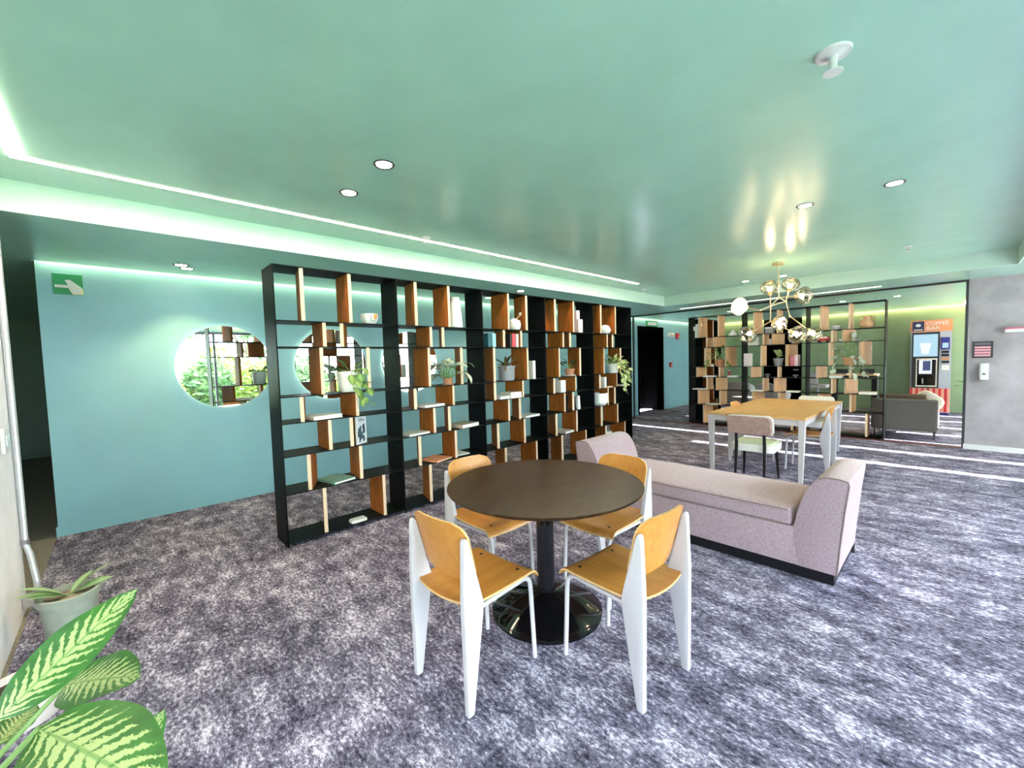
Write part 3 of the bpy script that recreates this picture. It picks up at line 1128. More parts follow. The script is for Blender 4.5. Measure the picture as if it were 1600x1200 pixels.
# ------------------------------------------------------------------ padded chairs with black legs
def make_padded():
    t = thing('padded_chair', '', 'chair')
    for s in (-1, 1):
        pts = [(s * 0.150, -0.27, 0.0), (s * 0.148, -0.235, 0.28), (s * 0.145, -0.225, 0.46), (s * 0.145, -0.25, 0.62)]
        obj('rear_leg', tube(bmesh.new(), pts, 0.017, 10, radii=[0.011, 0.017, 0.018, 0.015]), 'black_wood', t, True)
        pts = [(s * 0.19, 0.22, 0.0), (s * 0.17, 0.18, 0.39)]
        obj('front_leg', tube(bmesh.new(), pts, 0.017, 10, radii=[0.011, 0.019]), 'black_wood', t, True)
    bm = bmesh.new()
    prism(bm, rrect(-0.225, 0.225, -0.20, 0.24, 0.06, 5), 0.375, 0.455, 'z')
    obj('seat_shell', bm, 'white_plastic', t, True)
    bm = bmesh.new()
    prism(bm, rrect(-0.205, 0.205, -0.18, 0.22, 0.06, 5), 0.450, 0.475, 'z')
    bmesh.ops.bevel(bm, geom=[e for e in bm.edges if e.verts[0].co.z > 0.47 and e.verts[1].co.z > 0.47], offset=0.012, segments=3, affect='EDGES')
    obj('seat_pad', bm, 'fabric_sage', t, True)

    def curved(bm):
        bmesh.ops.subdivide_edges(bm, edges=[e for e in bm.edges if e.calc_length() > 0.2], cuts=0)
        for v in bm.verts:
            v.co.y += -0.20 - 0.22 * (v.co.z - 0.45) + 0.35 * v.co.x ** 2
        return bm
    bm = bmesh.new()
    prism(bm, rrect(-0.235, 0.235, 0.575, 0.805, 0.055, 6), -0.018, 0.014, 'y')
    b = obj('backrest', curved(bm), 'white_plastic', t, True)
    bm = bmesh.new()
    prism(bm, rrect(-0.235, 0.222, 0.578, 0.792, 0.05, 6), -0.044, -0.018, 'y')
    bmesh.ops.bevel(bm, geom=[e for e in bm.edges if e.verts[0].co.y < -0.04 and e.verts[1].co.y < -0.04], offset=0.012, segments=3, affect='EDGES')
    obj('back_pad', curved(bm), 'fabric_rose', t, True)
    return t


PC = make_padded()
PC.location = (-1.60, 5.47, 0)
PC.rotation_euler = (0, 0, rad(2))
PC['label'] = 'dusty rose padded chair with sage seat at the near end of the oak table'
PC['group'] = 'padded chairs with black legs'
dup(PC, (-1.50, 7.78, 0), rad(178), 'white-rimmed padded chair with sage seat at the far end of the oak table', 'padded chairs with black legs')

# ------------------------------------------------------------------ chandelier
CHX = Vector((-1.615, 6.4, ZC))
t = thing('globe_chandelier', 'branching brass chandelier with eight glass globes over the oak table', 'chandelier', CHX)


def cpt(px, py, dy=0.0):
    return on(1, 6.4 + dy, px, py) - CHX


bm = bmesh.new()
lathe(bm, [(0.0, 0), (0.070, 0), (0.070, -0.028), (0.065, -0.034), (0.0, -0.034)], 32, cap=False)
obj('ceiling_canopy', bm, 'brass', t, True)
hub = cpt(1217, 458)
obj('rod', tube(bmesh.new(), [(0, 0, -0.03), (hub.x, hub.y, hub.z)], 0.008, 10), 'brass', t, True)
J1, J2, J3, J4, J5, J6 = cpt(1204, 478, -0.05), cpt(1228, 471, 0.1), cpt(1234, 494, 0.1), cpt(1204, 502, -0.1), cpt(1188, 485, -0.15), cpt(1217, 465)
arms = [(hub, J6), (J6, J1), (J1, J4), (J6, J2), (J2, J3), (J1, J5), (J1, J2)]
for a, b in arms:
    obj('branch', tube(bmesh.new(), [a, (a + b) / 2, b], 0.0065, 8), 'brass', t, True)
for p in (J1, J2, J3, J4, J5, J6):
    bm = bmesh.new()
    bmesh.ops.create_icosphere(bm, subdivisions=2, radius=0.014)
    bmesh.ops.translate(bm, verts=bm.verts[:], vec=p)
    obj('joint', bm, 'brass', t, True)
globes = [((1203, 449), -0.05, J1, 0.100, 0), ((1235, 444), 0.10, J2, 0.095, 0), ((1256, 462), 0.15, J6, 0.105, 0), ((1155, 479), -0.2, J5, 0.105, 1),
          ((1218, 505), -0.25, J4, 0.085, 0), ((1168, 523), -0.12, J4, 0.108, 0), ((1247, 523), 0.0, J4, 0.110, 0), ((1272, 522), 0.15, J3, 0.090, 0)]
for (px, py), dy, j, r, lit in globes:
    c = cpt(px, py, dy)
    d = (c - j).normalized()
    obj('branch', tube(bmesh.new(), [j, c - d * r * 0.9], 0.0065, 8), 'brass', t, True)
    q = Vector((0, 0, 1)).rotation_difference(d).to_matrix().to_4x4()
    bm = bmesh.new()
    n = 14
    prof = [(r * 0.20, -r * 1.02)]
    for k in range(1, n):
        a = -80 + 160 * k / (n - 1)
        prof.append((r * 1.12 * cos(rad(a)), r * 0.88 * sin(rad(a))))
    prof.append((0.0, r * 0.885))
    lathe(bm, prof, 24, cap=False)
    for v in bm.verts:      # hand-blown: softly dented
        v.co *= 1 + 0.045 * sin(5 * math.atan2(v.co.y, v.co.x) + v.co.z * 30)
    bm.transform(Matrix.Translation(c) @ q)
    g = obj('glass_globe', bm, 'globe_lit' if lit else 'globe_glass', t, True)
    bm = bmesh.new()
    lathe(bm, [(0.0, -r * 1.05), (0.020, -r * 1.05), (0.020, -r * 0.55), (0.0, -r * 0.55)], 12, cap=False)
    bm.transform(Matrix.Translation(c) @ q)
    obj('lamp_socket', bm, 'brass', g, True)
    bm = bmesh.new()
    bmesh.ops.create_icosphere(bm, subdivisions=2, radius=0.030)
    bmesh.ops.translate(bm, verts=bm.verts[:], vec=(0, 0, -r * 0.28))
    bm.transform(Matrix.Translation(c) @ q)
    obj('bulb', bm, 'bulb', g, True)


# ------------------------------------------------------------------ leaves and plants
def leaf_mesh(L, W, droop=0.3, fold=0.15, seg=8, shape=0.9, mat='leaf_green', wave=0.0):
    bm = bmesh.new()
    uv = bm.loops.layers.uv.new('UVMap')
    rows = []
    for j in range(seg + 1):
        t = j / seg
        hw = W / 2 * (math.sin(pi * min(1, max(0, t)) ** shape) ** 0.75 if 0 < t < 1 else 0.0)
        a = droop * t
        y = L * (math.sin(a) / max(droop, 1e-3)) if droop > 1e-3 else L * t
        z = -L * ((1 - cos(a)) / max(droop, 1e-3)) if droop > 1e-3 else 0
        r = []
        for i in range(5):
            s = (i - 2) / 2
            r.append((bm.verts.new((s * hw, y, z + abs(s) * hw * fold + wave * sin(t * 14 + i) * abs(s))), (i / 4, t)))
        rows.append(r)
    for a, b in zip(rows, rows[1:]):
        for i in range(4):
            q = (a[i], a[i + 1], b[i + 1], b[i])
            f = bm.faces.new([x[0] for x in q])
            for lp, x in zip(f.loops, q):
                lp[uv].uv = x[1]
    return mesh('leaf', bm, mat, True)


def pot_part(t, r, h, mat, foot=0.7, rim=True, soil='soil', seg=24):
    bm = bmesh.new()
    prof = [(0.0, 0.0), (r * foot, 0.0), (r * (foot + 0.12), h * 0.25), (r * 0.96, h * 0.85)]
    if rim:
        prof += [(r * 1.04, h * 0.86), (r * 1.06, h * 0.99), (r * 0.93, h), (r * 0.90, h * 0.85)]
    else:
        prof += [(r, h * 0.98), (r * 0.97, h), (r * 0.92, h * 0.98), (r * 0.90, h * 0.85)]
    lathe(bm, prof, seg, cap=False)
    p = obj('pot', bm, mat, t, True)
    bm = bmesh.new()
    lathe(bm, [(r * 0.92, h * 0.88), (0.0, h * 0.92)], seg, cap=False)
    obj('soil', bm, soil, p)
    return p


def plant(name, label, loc, pot, leaf, n, pitch, spread=0.02, stem=0.05, trail=None, saucer=None, seed=1, group=None, rotz=0.0, height=0.0):
    rnd = random.Random(seed)
    t = thing(name, label, 'plant', loc, rotz, group)
    mat, r, h = pot[:3]
    pot_part(t, r, h, mat, *(pot[3:] or ()))
    if saucer:
        bm = bmesh.new()
        lathe(bm, [(0.0, 0.0), (r * 1.15, 0.0), (r * 1.3, 0.014), (r * 1.25, 0.015), (r * 1.1, 0.006)], 24, cap=False)
        obj('saucer', bm, saucer, t, True)
    me = leaf_mesh(**leaf)
    stems = bmesh.new()
    top = Vector((0, 0, h * 0.88))
    for i in range(n):
        az = 2 * pi * i / n * 1.0 + rnd.uniform(-0.35, 0.35) + (2.4 * i)
        pt = rad(rnd.uniform(*pitch))
        sl = stem * rnd.uniform(0.6, 1.3)
        base = top + Vector((rnd.uniform(-spread, spread), rnd.uniform(-spread, spread), 0))
        d = Vector((-sin(az) * cos(pt), cos(az) * cos(pt), sin(max(pt, 0.5))))
        e = base + d * sl + Vector((0, 0, height * rnd.random()))
        if stem > 0.01:
            tube(stems, [base, (base + e) / 2 + Vector((0, 0, sl * 0.1)), e], 0.0035, 5)
        s = rnd.uniform(0.75, 1.15)
        link('leaf', me, t, e, (pt, rnd.uniform(-0.3, 0.3), az), (s, s, s))
    for (dx, dy, drop, k) in (trail or []):
        pts = [top + Vector((dx * 0.3, dy * 0.3, 0.02))]
        rim = top + Vector((dx, dy, 0.05))
        for q in range(9):
            f = q / 8
            pts.append(rim + Vector((dx * 0.35 * math.sin(f * 2) + 0.012 * sin(q * 2.3), dy * 0.35 * math.sin(f * 2) + 0.012 * cos(q * 1.7), -drop * f)))
        tube(stems, pts, 0.003, 5)
        for q in range(k):
            p = pts[1 + min(8, int(q * 9 / k))]
            s = rnd.uniform(0.7, 1.05)
            link('leaf', me, t, p, (rad(rnd.uniform(-75, 0)), rnd.uniform(-0.5, 0.5), math.atan2(-dx, dy) + rnd.uniform(-1.3, 1.3)), (s, s, s))
    if len(stems.verts):
        obj('stem', stems, 'stem_green', t, True)
    else:
        stems.free()
    return t


# plants on the long bookcase (world +x is towards the viewer there)
plant('potted_philodendron', 'trailing philodendron in a white planter in the first bay of the long bookcase', ms(545, 605, 3), ('ceramic_white', 0.105, 0.19, 0.72, False),
      dict(L=0.11, W=0.08, droop=0.5, fold=0.1, mat='leaf_green'), 9, (5, 60), 0.05, 0.06, [(0.15, 0.03, 0.32, 5), (0.14, -0.02, 0.22, 4), (0.13, 0.07, 0.36, 6)], seed=3)
plant('potted_aglaonema', 'arching silver-striped plant in a small terracotta pot, second bay of the long bookcase', ms(700, 597, 3, 0.10), ('terracotta', 0.055, 0.075),
      dict(L=0.25, W=0.095, droop=2.0, fold=0.05, mat='leaf_silver'), 22, (15, 75), 0.03, 0.14, None, 'terracotta', 5)
plant('potted_bromeliad', 'bronze spiky bromeliad in a grey pot, third bay of the long bookcase', ms(792, 590, 3), ('ceramic_grey', 0.105, 0.185, 0.85),
      dict(L=0.25, W=0.04, droop=0.9, fold=0.25, mat='leaf_bronze'), 16, (15, 75), 0.03, 0.0, seed=9)
plant('potted_calathea', 'small drooping-leaved plant in a pink and white pot, fourth bay of the long bookcase', ms(890, 585, 3), ('terracotta', 0.075, 0.105),
      dict(L=0.18, W=0.06, droop=1.0, fold=0.1, mat='leaf_dark'), 9, (10, 75), 0.02, 0.10, None, 'ceramic_white', 12)
plant('potted_pothos', 'lime-green trailing pothos in a white pot, last bay of the long bookcase', ms(958, 582, 3, 0.08), ('ceramic_white', 0.10, 0.15),
      dict(L=0.095, W=0.07, droop=0.6, fold=0.1, mat='leaf_lime'), 30, (-10, 70), 0.08, 0.12,
      [(0.14, 0.02, 0.42, 10), (0.13, 0.10, 0.36, 9), (0.12, 0.16, 0.30, 8), (0.14, -0.05, 0.26, 7), (0.13, 0.06, 0.5, 9)], seed=15)
# plants on the far bookcase
plant('potted_ivy', 'bushy dark green plant in a terracotta pot on the far bookcase, left bay', ss(1125, 572, 3), ('terracotta', 0.10, 0.15),
      dict(L=0.10, W=0.06, droop=0.6, fold=0.1, mat='leaf_green'), 26, (-20, 80), 0.07, 0.16, [(-0.16, -0.12, 0.2, 7), (0.16, -0.12, 0.16, 6)], seed=21, height=0.1)
plant('potted_herb', 'young broad-leaved plant in a grey pot on the far bookcase, middle bay', ss(1216, 572, 3), ('ceramic_grey', 0.085, 0.15),
      dict(L=0.15, W=0.09, droop=0.6, fold=0.1, mat='leaf_lime'), 8, (10, 70), 0.02, 0.10, seed=24)
plant('potted_monstera', 'large pale-leaved trailing plant in a tan basket on the far bookcase, right bay', ss(1328, 572, 3, 0.1), ('clay_tan', 0.11, 0.14),
      dict(L=0.14, W=0.10, droop=0.6, fold=0.1, mat='leaf_silver'), 20, (-10, 80), 0.06, 0.20, [(0.14, -0.14, 0.36, 7), (-0.14, -0.14, 0.30, 6), (0.05, -0.16, 0.4, 6)], seed=27, height=0.22)
plant('potted_succulent', 'tiny succulent in a white pot beside the terracotta ivy pot', ss(1113, 573, 3, 0.08), ('ceramic_white', 0.035, 0.05),
      dict(L=0.035, W=0.018, droop=0.4, fold=0.2, mat='leaf_green', seg=4), 8, (20, 80), 0.01, 0.0, seed=30)
# plants on the floor by the concrete pier
plant('potted_seedling', 'pale green young plant in a grey-green pot beside the concrete pier', (-3.42, -0.27, 0), ('pot_grey_green', 0.125, 0.27, 0.72, True, 'soil_pale'),
      dict(L=0.18, W=0.07, droop=0.6, fold=0.1, mat='leaf_pale'), 8, (12, 70), 0.01, 0.03, seed=33)
plant('potted_dracaena', 'dark-leaved floor plant at the edge of the concrete wall in the back room', (0.62, 13.55, 0), ('black_plastic', 0.16, 0.28),
      dict(L=0.34, W=0.11, droop=0.7, fold=0.1, mat='leaf_dark'), 16, (0, 70), 0.05, 0.45, seed=36, height=0.5)


def leaf_between(me, L, base, tip, facing, parent):
    y = (tip - base).normalized()
    z = (facing - y * facing.dot(y)).normalized()
    x = y.cross(z)
    s = (tip - base).length / L
    o = link('leaf', me, parent)
    loc = base - parent.location
    o.matrix_local = Matrix(((x.x * s, y.x * s, z.x * s, loc.x), (x.y * s, y.y * s, z.y * s, loc.y), (x.z * s, y.z * s, z.z * s, loc.z), (0, 0, 0, 1)))
    return o


P0 = Vector((-1.52, -0.42, 0))
t = thing('potted_dieffenbachia', 'dieffenbachia with big cream-marked green leaves at the lower left corner', 'plant', P0)
pot_part(t, 0.17, 0.36, 'pot_pink', 0.75)
stems = bmesh.new()
for (bx_, by_, bd, tx, ty, td, wr, up, dr) in (
        (-6, 1128, 0.84, 210, 915, 1.02, 0.36, 0.25, 0.35),
        (101, 1071, 1.06, 210, 1046, 1.03, 0.66, 0.55, 0.25),
        (60, 1138, 0.86, 248, 1222, 0.78, 0.56, 0.45, 0.35),
        (165, 1275, 0.93, 244, 1118, 0.98, 0.50, 0.4, 0.3),
        (-6, 1165, 0.98, 62, 1088, 1.10, 0.50, 0.4, 0.3),
        (-60, 1110, 0.95, -120, 940, 1.0, 0.5, 0.4, 0.3),
        (-80, 1240, 0.8, -160, 1330, 0.7, 0.5, 0.5, 0.3)):
    b, e = depth(bx_, by_, bd), depth(tx, ty, td)
    L = (e - b).length
    me = leaf_mesh(L, L * wr, droop=dr, fold=0.10, seg=14, shape=0.85, mat='leaf_dieffenbachia', wave=0.004)
    chord = L * math.sin(dr / 2) / (dr / 2)
    facing = (CAM - (b + e) / 2).normalized() * (1 - up) + Vector((0, 0, 1)) * up
    leaf_between(me, chord * 1.0, b, e, facing, t)
    s0 = P0 + Vector((0.03 * sin(bx_), 0.03 * cos(by_), 0.33))
    mid = (s0 + b) / 2 + Vector((0, 0, 0.05))
    tube(stems, [s0 - P0, mid - P0, b - P0], 0.007, 8, radii=[0.011, 0.008, 0.005])
obj('stem', stems, 'stem_green', t, True)
p = on(2, 0, 62, 1122)
t = thing('pink_planter', 'pale pink planter on the floor behind the dieffenbachia leaves', 'planter', (p.x - 0.05, p.y - 0.05, 0))
bm = bmesh.new()
lathe(bm, [(0.0, 0.0), (0.115, 0.0), (0.122, 0.02), (0.125, 0.15), (0.122, 0.16), (0.112, 0.155), (0.110, 0.13)], 28, cap=False)
obj('body', bm, 'pot_pink', t, True)
bm = bmesh.new()
lathe(bm, [(0.111, 0.13), (0.0, 0.135)], 28, cap=False)
obj('soil', bm, 'soil', t)


# ------------------------------------------------------------------ books and objects on the bookcases
BC = {}


def cover(c, name=None):
    k = 'cover_%02d' % (len(BC) + 1)
    if c not in BC:
        BC[c] = plain(k, c + (1,), 0.5, var=0.08, scale=14)
    return BC[c]


def book(label, p, size, c, rz=0.0, stand=False, group=None, tilt=0.0):
    """lying: size = (along shelf, depth, thickness); standing: size = (thickness, depth, height). Local x runs along the shelf, -y to the front."""
    a, d, h = size
    t = thing('book', label, 'book', p, rz, group)
    if tilt:
        t.rotation_euler = (0, tilt, rz)
    bm = bmesh.new()
    if stand:
        th = min(0.003, a * 0.2)
        box(bm, -a / 2, -a / 2 + th, -d / 2, d / 2, 0, h)
        box(bm, a / 2 - th, a / 2, -d / 2, d / 2, 0, h)
        box(bm, -a / 2 + th, a / 2 - th, -d / 2, -d / 2 + 0.003, 0, h)
        pg = bx(-a / 2 + th, a / 2 - th, -d / 2 + 0.003, d / 2 - 0.004, 0.003, h - 0.004)
    else:
        th = min(0.003, h * 0.2)
        box(bm, -a / 2, a / 2, -d / 2, d / 2, 0, th)
        box(bm, -a / 2, a / 2, -d / 2, d / 2, h - th, h)
        box(bm, -a / 2, -a / 2 + 0.003, -d / 2, d / 2, th, h - th)
        pg = bx(-a / 2 + 0.003, a / 2 - 0.004, -d / 2 + 0.004, d / 2 - 0.004, th, h - th)
    obj('cover', bm, cover(c), t)
    obj('page_block', pg, 'paper', t)
    return t


R9 = rad(90)
WHT, CRM, BLK, TEAL, SKY, RED, ORG, GRN, GRY, PNK = (0.78, 0.78, 0.76), (0.70, 0.64, 0.55), (0.02, 0.02, 0.025), (0.02, 0.13, 0.16), (0.42, 0.70, 0.80), (0.60, 0.06, 0.08), (0.72, 0.27, 0.12), (0.12, 0.25, 0.20), (0.35, 0.36, 0.38), (0.78, 0.55, 0.60)
GB = 'books on the long bookcase'
book('thick white-covered book lying in the first bay, left of the philodendron vine', ms(505, 660, 4, 0.14), (0.26, 0.22, 0.032), WHT, R9 + 0.12, group=GB)
book('dark green hardback lying on the low shelf of the first bay', ms(526, 755, 6, 0.15), (0.22, 0.27, 0.02), GRN, R9 + 0.25, group=GB)
mag = book('black and white magazine leaning upright against a divider in the first bay', ms(565, 690, 5, 0.07), (0.15, 0.014, 0.255), (0.62, 0.64, 0.66), R9 + 0.55, True, GB)
bm = bmesh.new()
rp = random.Random(4)
for k in range(16):
    x, z, a, b = rp.uniform(-0.05, 0.04), rp.uniform(0.03, 0.19), rp.uniform(0.006, 0.02), rp.uniform(0.01, 0.03)
    box(bm, x - a, x + a, -0.0078, -0.0072, z - b, z + b)
for k in range(3):
    box(bm, -0.05, 0.055 - 0.02 * k, -0.0078, -0.0072, 0.215 + 0.011 * k, 0.221 + 0.011 * k)
obj('cover_picture', bm, plain('print_navy', (0.04, 0.07, 0.11, 1), 0.5), mag)
book('white book lying behind the thin divider in the second bay', ms(671, 640, 4, 0.14), (0.27, 0.21, 0.025), WHT, R9 + 0.1, group=GB)
book('pale magazine lying at the left end of the second bay', ms(646, 683, 5, 0.14), (0.27, 0.23, 0.02), (0.60, 0.60, 0.58), R9 + 0.15, group=GB)
book('thick tan-topped book lying at the right of the second bay', ms(724, 668, 5, 0.13), (0.29, 0.24, 0.04), (0.42, 0.35, 0.27), R9 + 0.2, group=GB)
book('orange and pink magazine lying on the low shelf of the second bay', ms(682, 722, 6, 0.13), (0.26, 0.25, 0.015), ORG, R9 + 0.3, group=GB)
book('white magazine under the orange one on the low shelf of the second bay', ms(677, 724, 6, 0.15) + Vector((-0.02, 0.34, 0)), (0.2, 0.22, 0.012), WHT, R9, group=GB)
book('dark teal hardback standing at the left of the third bay', ms(757, 535, 2, 0.16), (0.05, 0.2, 0.165), TEAL, R9, True, GB)
book('sky blue hardback standing beside the teal one in the third bay', ms(764, 535, 2, 0.16), (0.055, 0.2, 0.165), SKY, R9, True, GB)
book('red hardback standing in the third bay', ms(795, 535, 2, 0.12), (0.06, 0.19, 0.17), RED, R9, True, GB)
book('slim white book standing right of the red one in the third bay', ms(800.5, 535, 2, 0.12), (0.035, 0.19, 0.165), WHT, R9, True, GB)
book('black-spined slim book standing left of the red one', ms(790, 535, 2, 0.12), (0.025, 0.19, 0.168), BLK, R9, True, GB)
book('tall white book standing against the right divider of the third bay', ms(826.5, 585, 3, 0.12), (0.045, 0.2, 0.24), WHT, R9, True, GB)
book('lower white book of the pile in the third bay', ms(783, 630, 4, 0.12), (0.20, 0.20, 0.035), WHT, R9, group=GB)
book('thick cream book lying right of the white pile in the third bay', ms(799, 628, 4, 0.10), (0.19, 0.2, 0.075), CRM, R9, group=GB)
book('thin white book lying at the right of the third bay', ms(824, 653, 5, 0.12), (0.30, 0.2, 0.025), (0.70, 0.70, 0.70), R9 + 0.1, group=GB)
book('white box file standing behind the fourth bay calathea shelf', ms(872, 612, 4, 0.14), (0.11, 0.2, 0.17), WHT, R9, True, GB)
book('white book standing right of the thin divider in the fourth bay', ms(897, 632, 5, 0.12), (0.05, 0.2, 0.20), WHT, R9, True, GB, -0.08)
book('black slim book leaning beside the white one in the fourth bay', ms(894.5, 632, 5, 0.12) + Vector((0, -0.05, 0)), (0.022, 0.2, 0.20), BLK, R9, True, GB, -0.08)
book('pinkish book lying on the low shelf of the fourth bay', ms(881, 680, 6, 0.12), (0.22, 0.22, 0.03), (0.62, 0.52, 0.52), R9 + 0.1, group=GB)
book('white book standing beside the thin divider in the last bay', ms(938, 602, 4, 0.10), (0.05, 0.2, 0.17), WHT, R9, True, GB)
book('black book standing next to the white one in the last bay', ms(941.5, 602, 4, 0.12), (0.035, 0.2, 0.15), BLK, R9, True, GB)
book('small orange paperback lying in the last bay under the pothos', ms(947, 615, 4, 0.06), (0.16, 0.16, 0.02), ORG, R9, group=GB)
book('white magazine lying below the trailing pothos', ms(968, 610, 4, 0.10), (0.22, 0.24, 0.02), WHT, R9, group=GB)
GF = 'books on the far bookcase'
book('open white book lying at the left of the far bookcase, fourth row', ss(1110, 593, 4, 0.10), (0.24, 0.2, 0.028), WHT, 0.0, group=GF)
book('white book lying under the red bottle on the far bookcase', ss(1147, 593, 4, 0.10), (0.20, 0.2, 0.03), WHT, 0.0, group=GF)
book('magazine with a floral cover standing in the middle bay of the far bookcase', ss(1169, 574, 3, 0.10), (0.16, 0.03, 0.26), (0.78, 0.70, 0.72), 0.0, True, GF)
book('white sheet of card standing in the second row of the far bookcase', ss(1178, 540, 2, 0.12), (0.20, 0.05, 0.16), WHT, 0.0, True, GF)
book('red and white book standing right of the potted herb', ss(1240, 572, 3, 0.12), (0.06, 0.2, 0.20), (0.55, 0.16, 0.2), 0.0, True, GF)
book('pale book standing at the right of the far middle bay', ss(1246, 572, 3, 0.12), (0.05, 0.2, 0.21), PNK, 0.0, True, GF)
book('flat white book low on the left of the far bookcase', ss(1095, 612, 5, 0.08), (0.28, 0.2, 0.02), WHT, 0.0, group=GF)
book('flat white book on the fifth row of the far middle bay, left side', ss(1184, 615, 5, 0.08), (0.22, 0.2, 0.02), WHT, 0.0, group=GF)
book('flat white book on the fifth row of the far middle bay, right side', ss(1240, 616, 5, 0.08), (0.20, 0.2, 0.025), WHT, 0.0, group=GF)
book('open cream book on the fourth row of the far right bay', ss(1307, 594, 4, 0.08), (0.18, 0.2, 0.045), (0.75, 0.72, 0.62), 0.0, group=GF)
book('thick tan book lying low in the far right bay', ss(1357, 617, 5, 0.08), (0.24, 0.2, 0.045), (0.68, 0.50, 0.30), 0.0, group=GF)
book('flat white book on the sixth row of the far left bay', ss(1114, 635, 6, 0.08), (0.24, 0.2, 0.02), WHT, 0.0, group=GF)


def vase(name, label, cat, p, prof, mat, seg=28):
    bm = bmesh.new()
    lathe(bm, prof, seg, cap=False)
    return tag(obj(name, bm, mat, None, True, p), label, cat)


t = thing('decorated_bowl', 'white ceramic bowl with a dark line and orange brush mark, top of the first bay', 'bowl', ms(577, 495, 1))
bm = bmesh.new()
lathe(bm, [(0.0, 0.0), (0.045, 0.0), (0.055, 0.012), (0.078, 0.05), (0.082, 0.10), (0.078, 0.102), (0.072, 0.055), (0.04, 0.016), (0.0, 0.014)], 32, cap=False)
obj('body', bm, 'ceramic_white', t, True)
bm = bmesh.new()
pts = [(-0.02, 0.09), (-0.02, 0.05), (-0.008, 0.032), (0.02, 0.03), (0.036, 0.045), (0.038, 0.09)]
bowl_r = lambda z: (0.055 + (z - 0.012) * 0.605 if z < 0.05 else 0.078 + 0.08 * (z - 0.05)) + 0.001
tube(bm, [(bowl_r(z) * cos(a / 0.08), bowl_r(z) * sin(a / 0.08), z) for a, z in pts], 0.0024, 6)
obj('painted_line', bm, 'black_plastic', t)
bm = bmesh.new()
zz = [0.05, 0.06, 0.07, 0.08, 0.09, 0.098]
for i in range(5):
    for k in range(4):
        q = []
        for (zi, ki) in ((i, k), (i, k + 1), (i + 1, k + 1), (i + 1, k)):
            an = 0.05 + 0.19 * ki * (0.6 + 0.4 * zi / 5)
            q.append(bm.verts.new((bowl_r(zz[zi]) * cos(an), bowl_r(zz[zi]) * sin(an), zz[zi])))
        bm.faces.new(q)
obj('brush_mark', bm, plain('glaze_orange', (0.62, 0.26, 0.06, 1), 0.4), t)
vase('tapered_vase', 'tall white tapered vase at the top of the second bay', 'vase', ms(711, 498, 1), [(0.0, 0.0), (0.085, 0.0), (0.088, 0.01), (0.062, 0.30), (0.055, 0.345), (0.048, 0.345), (0.055, 0.30), (0.05, 0.05)], 'ceramic_white')
t = thing('round_teapot', 'round white ceramic teapot with a jointed twig, top of the third bay', 'teapot', ms(803, 508, 1))
bm = bmesh.new()
lathe(bm, [(0.0, 0.0), (0.06, 0.0), (0.085, 0.03), (0.092, 0.08), (0.08, 0.125), (0.045, 0.14), (0.04, 0.15), (0.012, 0.155), (0.0, 0.165)], 28, cap=False)
obj('body', bm, 'ceramic_white', t, True)
obj('twig', tube(bmesh.new(), [(0, 0.03, 0.14), (0, 0.10, 0.19), (0, 0.14, 0.25), (0, 0.2, 0.30)], 0.007, 8), 'clay_tan', t, True)
for y, z in ((0.12, 0.215), (0.19, 0.295)):
    bm = bmesh.new()
    bmesh.ops.create_icosphere(bm, subdivisions=2, radius=0.026)
    bmesh.ops.translate(bm, verts=bm.verts[:], vec=(0, y, z))
    obj('seed_pod', bm, 'fabric_cream', t, True)
t = thing('gift_box_pair', 'stack of two pale pink boxes at the top of the fourth bay', 'box', ms(899, 508, 1))
obj('lower_box', rbox(-0.08, 0.08, -0.03, 0.075, 0.0, 0.20, 0.004), plain('box_pink', (0.74, 0.56, 0.62, 1), 0.6), t)
obj('upper_box', rbox(-0.06, 0.06, -0.04, 0.03, 0.20, 0.33, 0.004), plain('box_rose', (0.78, 0.62, 0.64, 1), 0.6), t)
vase('lidded_pot', 'small shiny white lidded pot at the top of the last bay', 'pot', ms(945, 515, 1), [(0.0, 0.0), (0.06, 0.0), (0.095, 0.04), (0.098, 0.07), (0.085, 0.085), (0.09, 0.095), (0.06, 0.135), (0.02, 0.15), (0.0, 0.15)], 'ceramic_white')
vase('white_planter', 'large plain white rounded planter in the last bay', 'planter', ms(937, 632, 5, 0.10), [(0.0, 0.0), (0.09, 0.0), (0.125, 0.04), (0.13, 0.15), (0.125, 0.19), (0.115, 0.19), (0.115, 0.05), (0.0, 0.04)], 'ceramic_white')
bm = bmesh.new()
prism(bm, rrect(-0.075, 0.075, -0.05, 0.05, 0.025, 5), 0.0, 0.022, 'z')
bmesh.ops.bevel(bm, geom=[e for e in bm.edges if e.verts[0].co.z > 0.02 and e.verts[1].co.z > 0.02], offset=0.006, segments=2, affect='EDGES')
tag(obj('plastic_tray', bm, 'white_plastic', None, True, ms(560, 820, 7, 0.07), (0, 0, R9)), 'small white rounded plastic tray on the bottom board of the first bay', 'tray')
t = thing('white_jar', 'white jar on the low board of the last bay behind the bench arm', 'jar', ms(950, 672, 7, 0.12))
bm = bmesh.new()
lathe(bm, [(0.0, 0.0), (0.07, 0.0), (0.085, 0.03), (0.085, 0.22), (0.06, 0.25), (0.06, 0.27), (0.0, 0.27)], 20, cap=False)
obj('body', bm, 'ceramic_white', t, True)

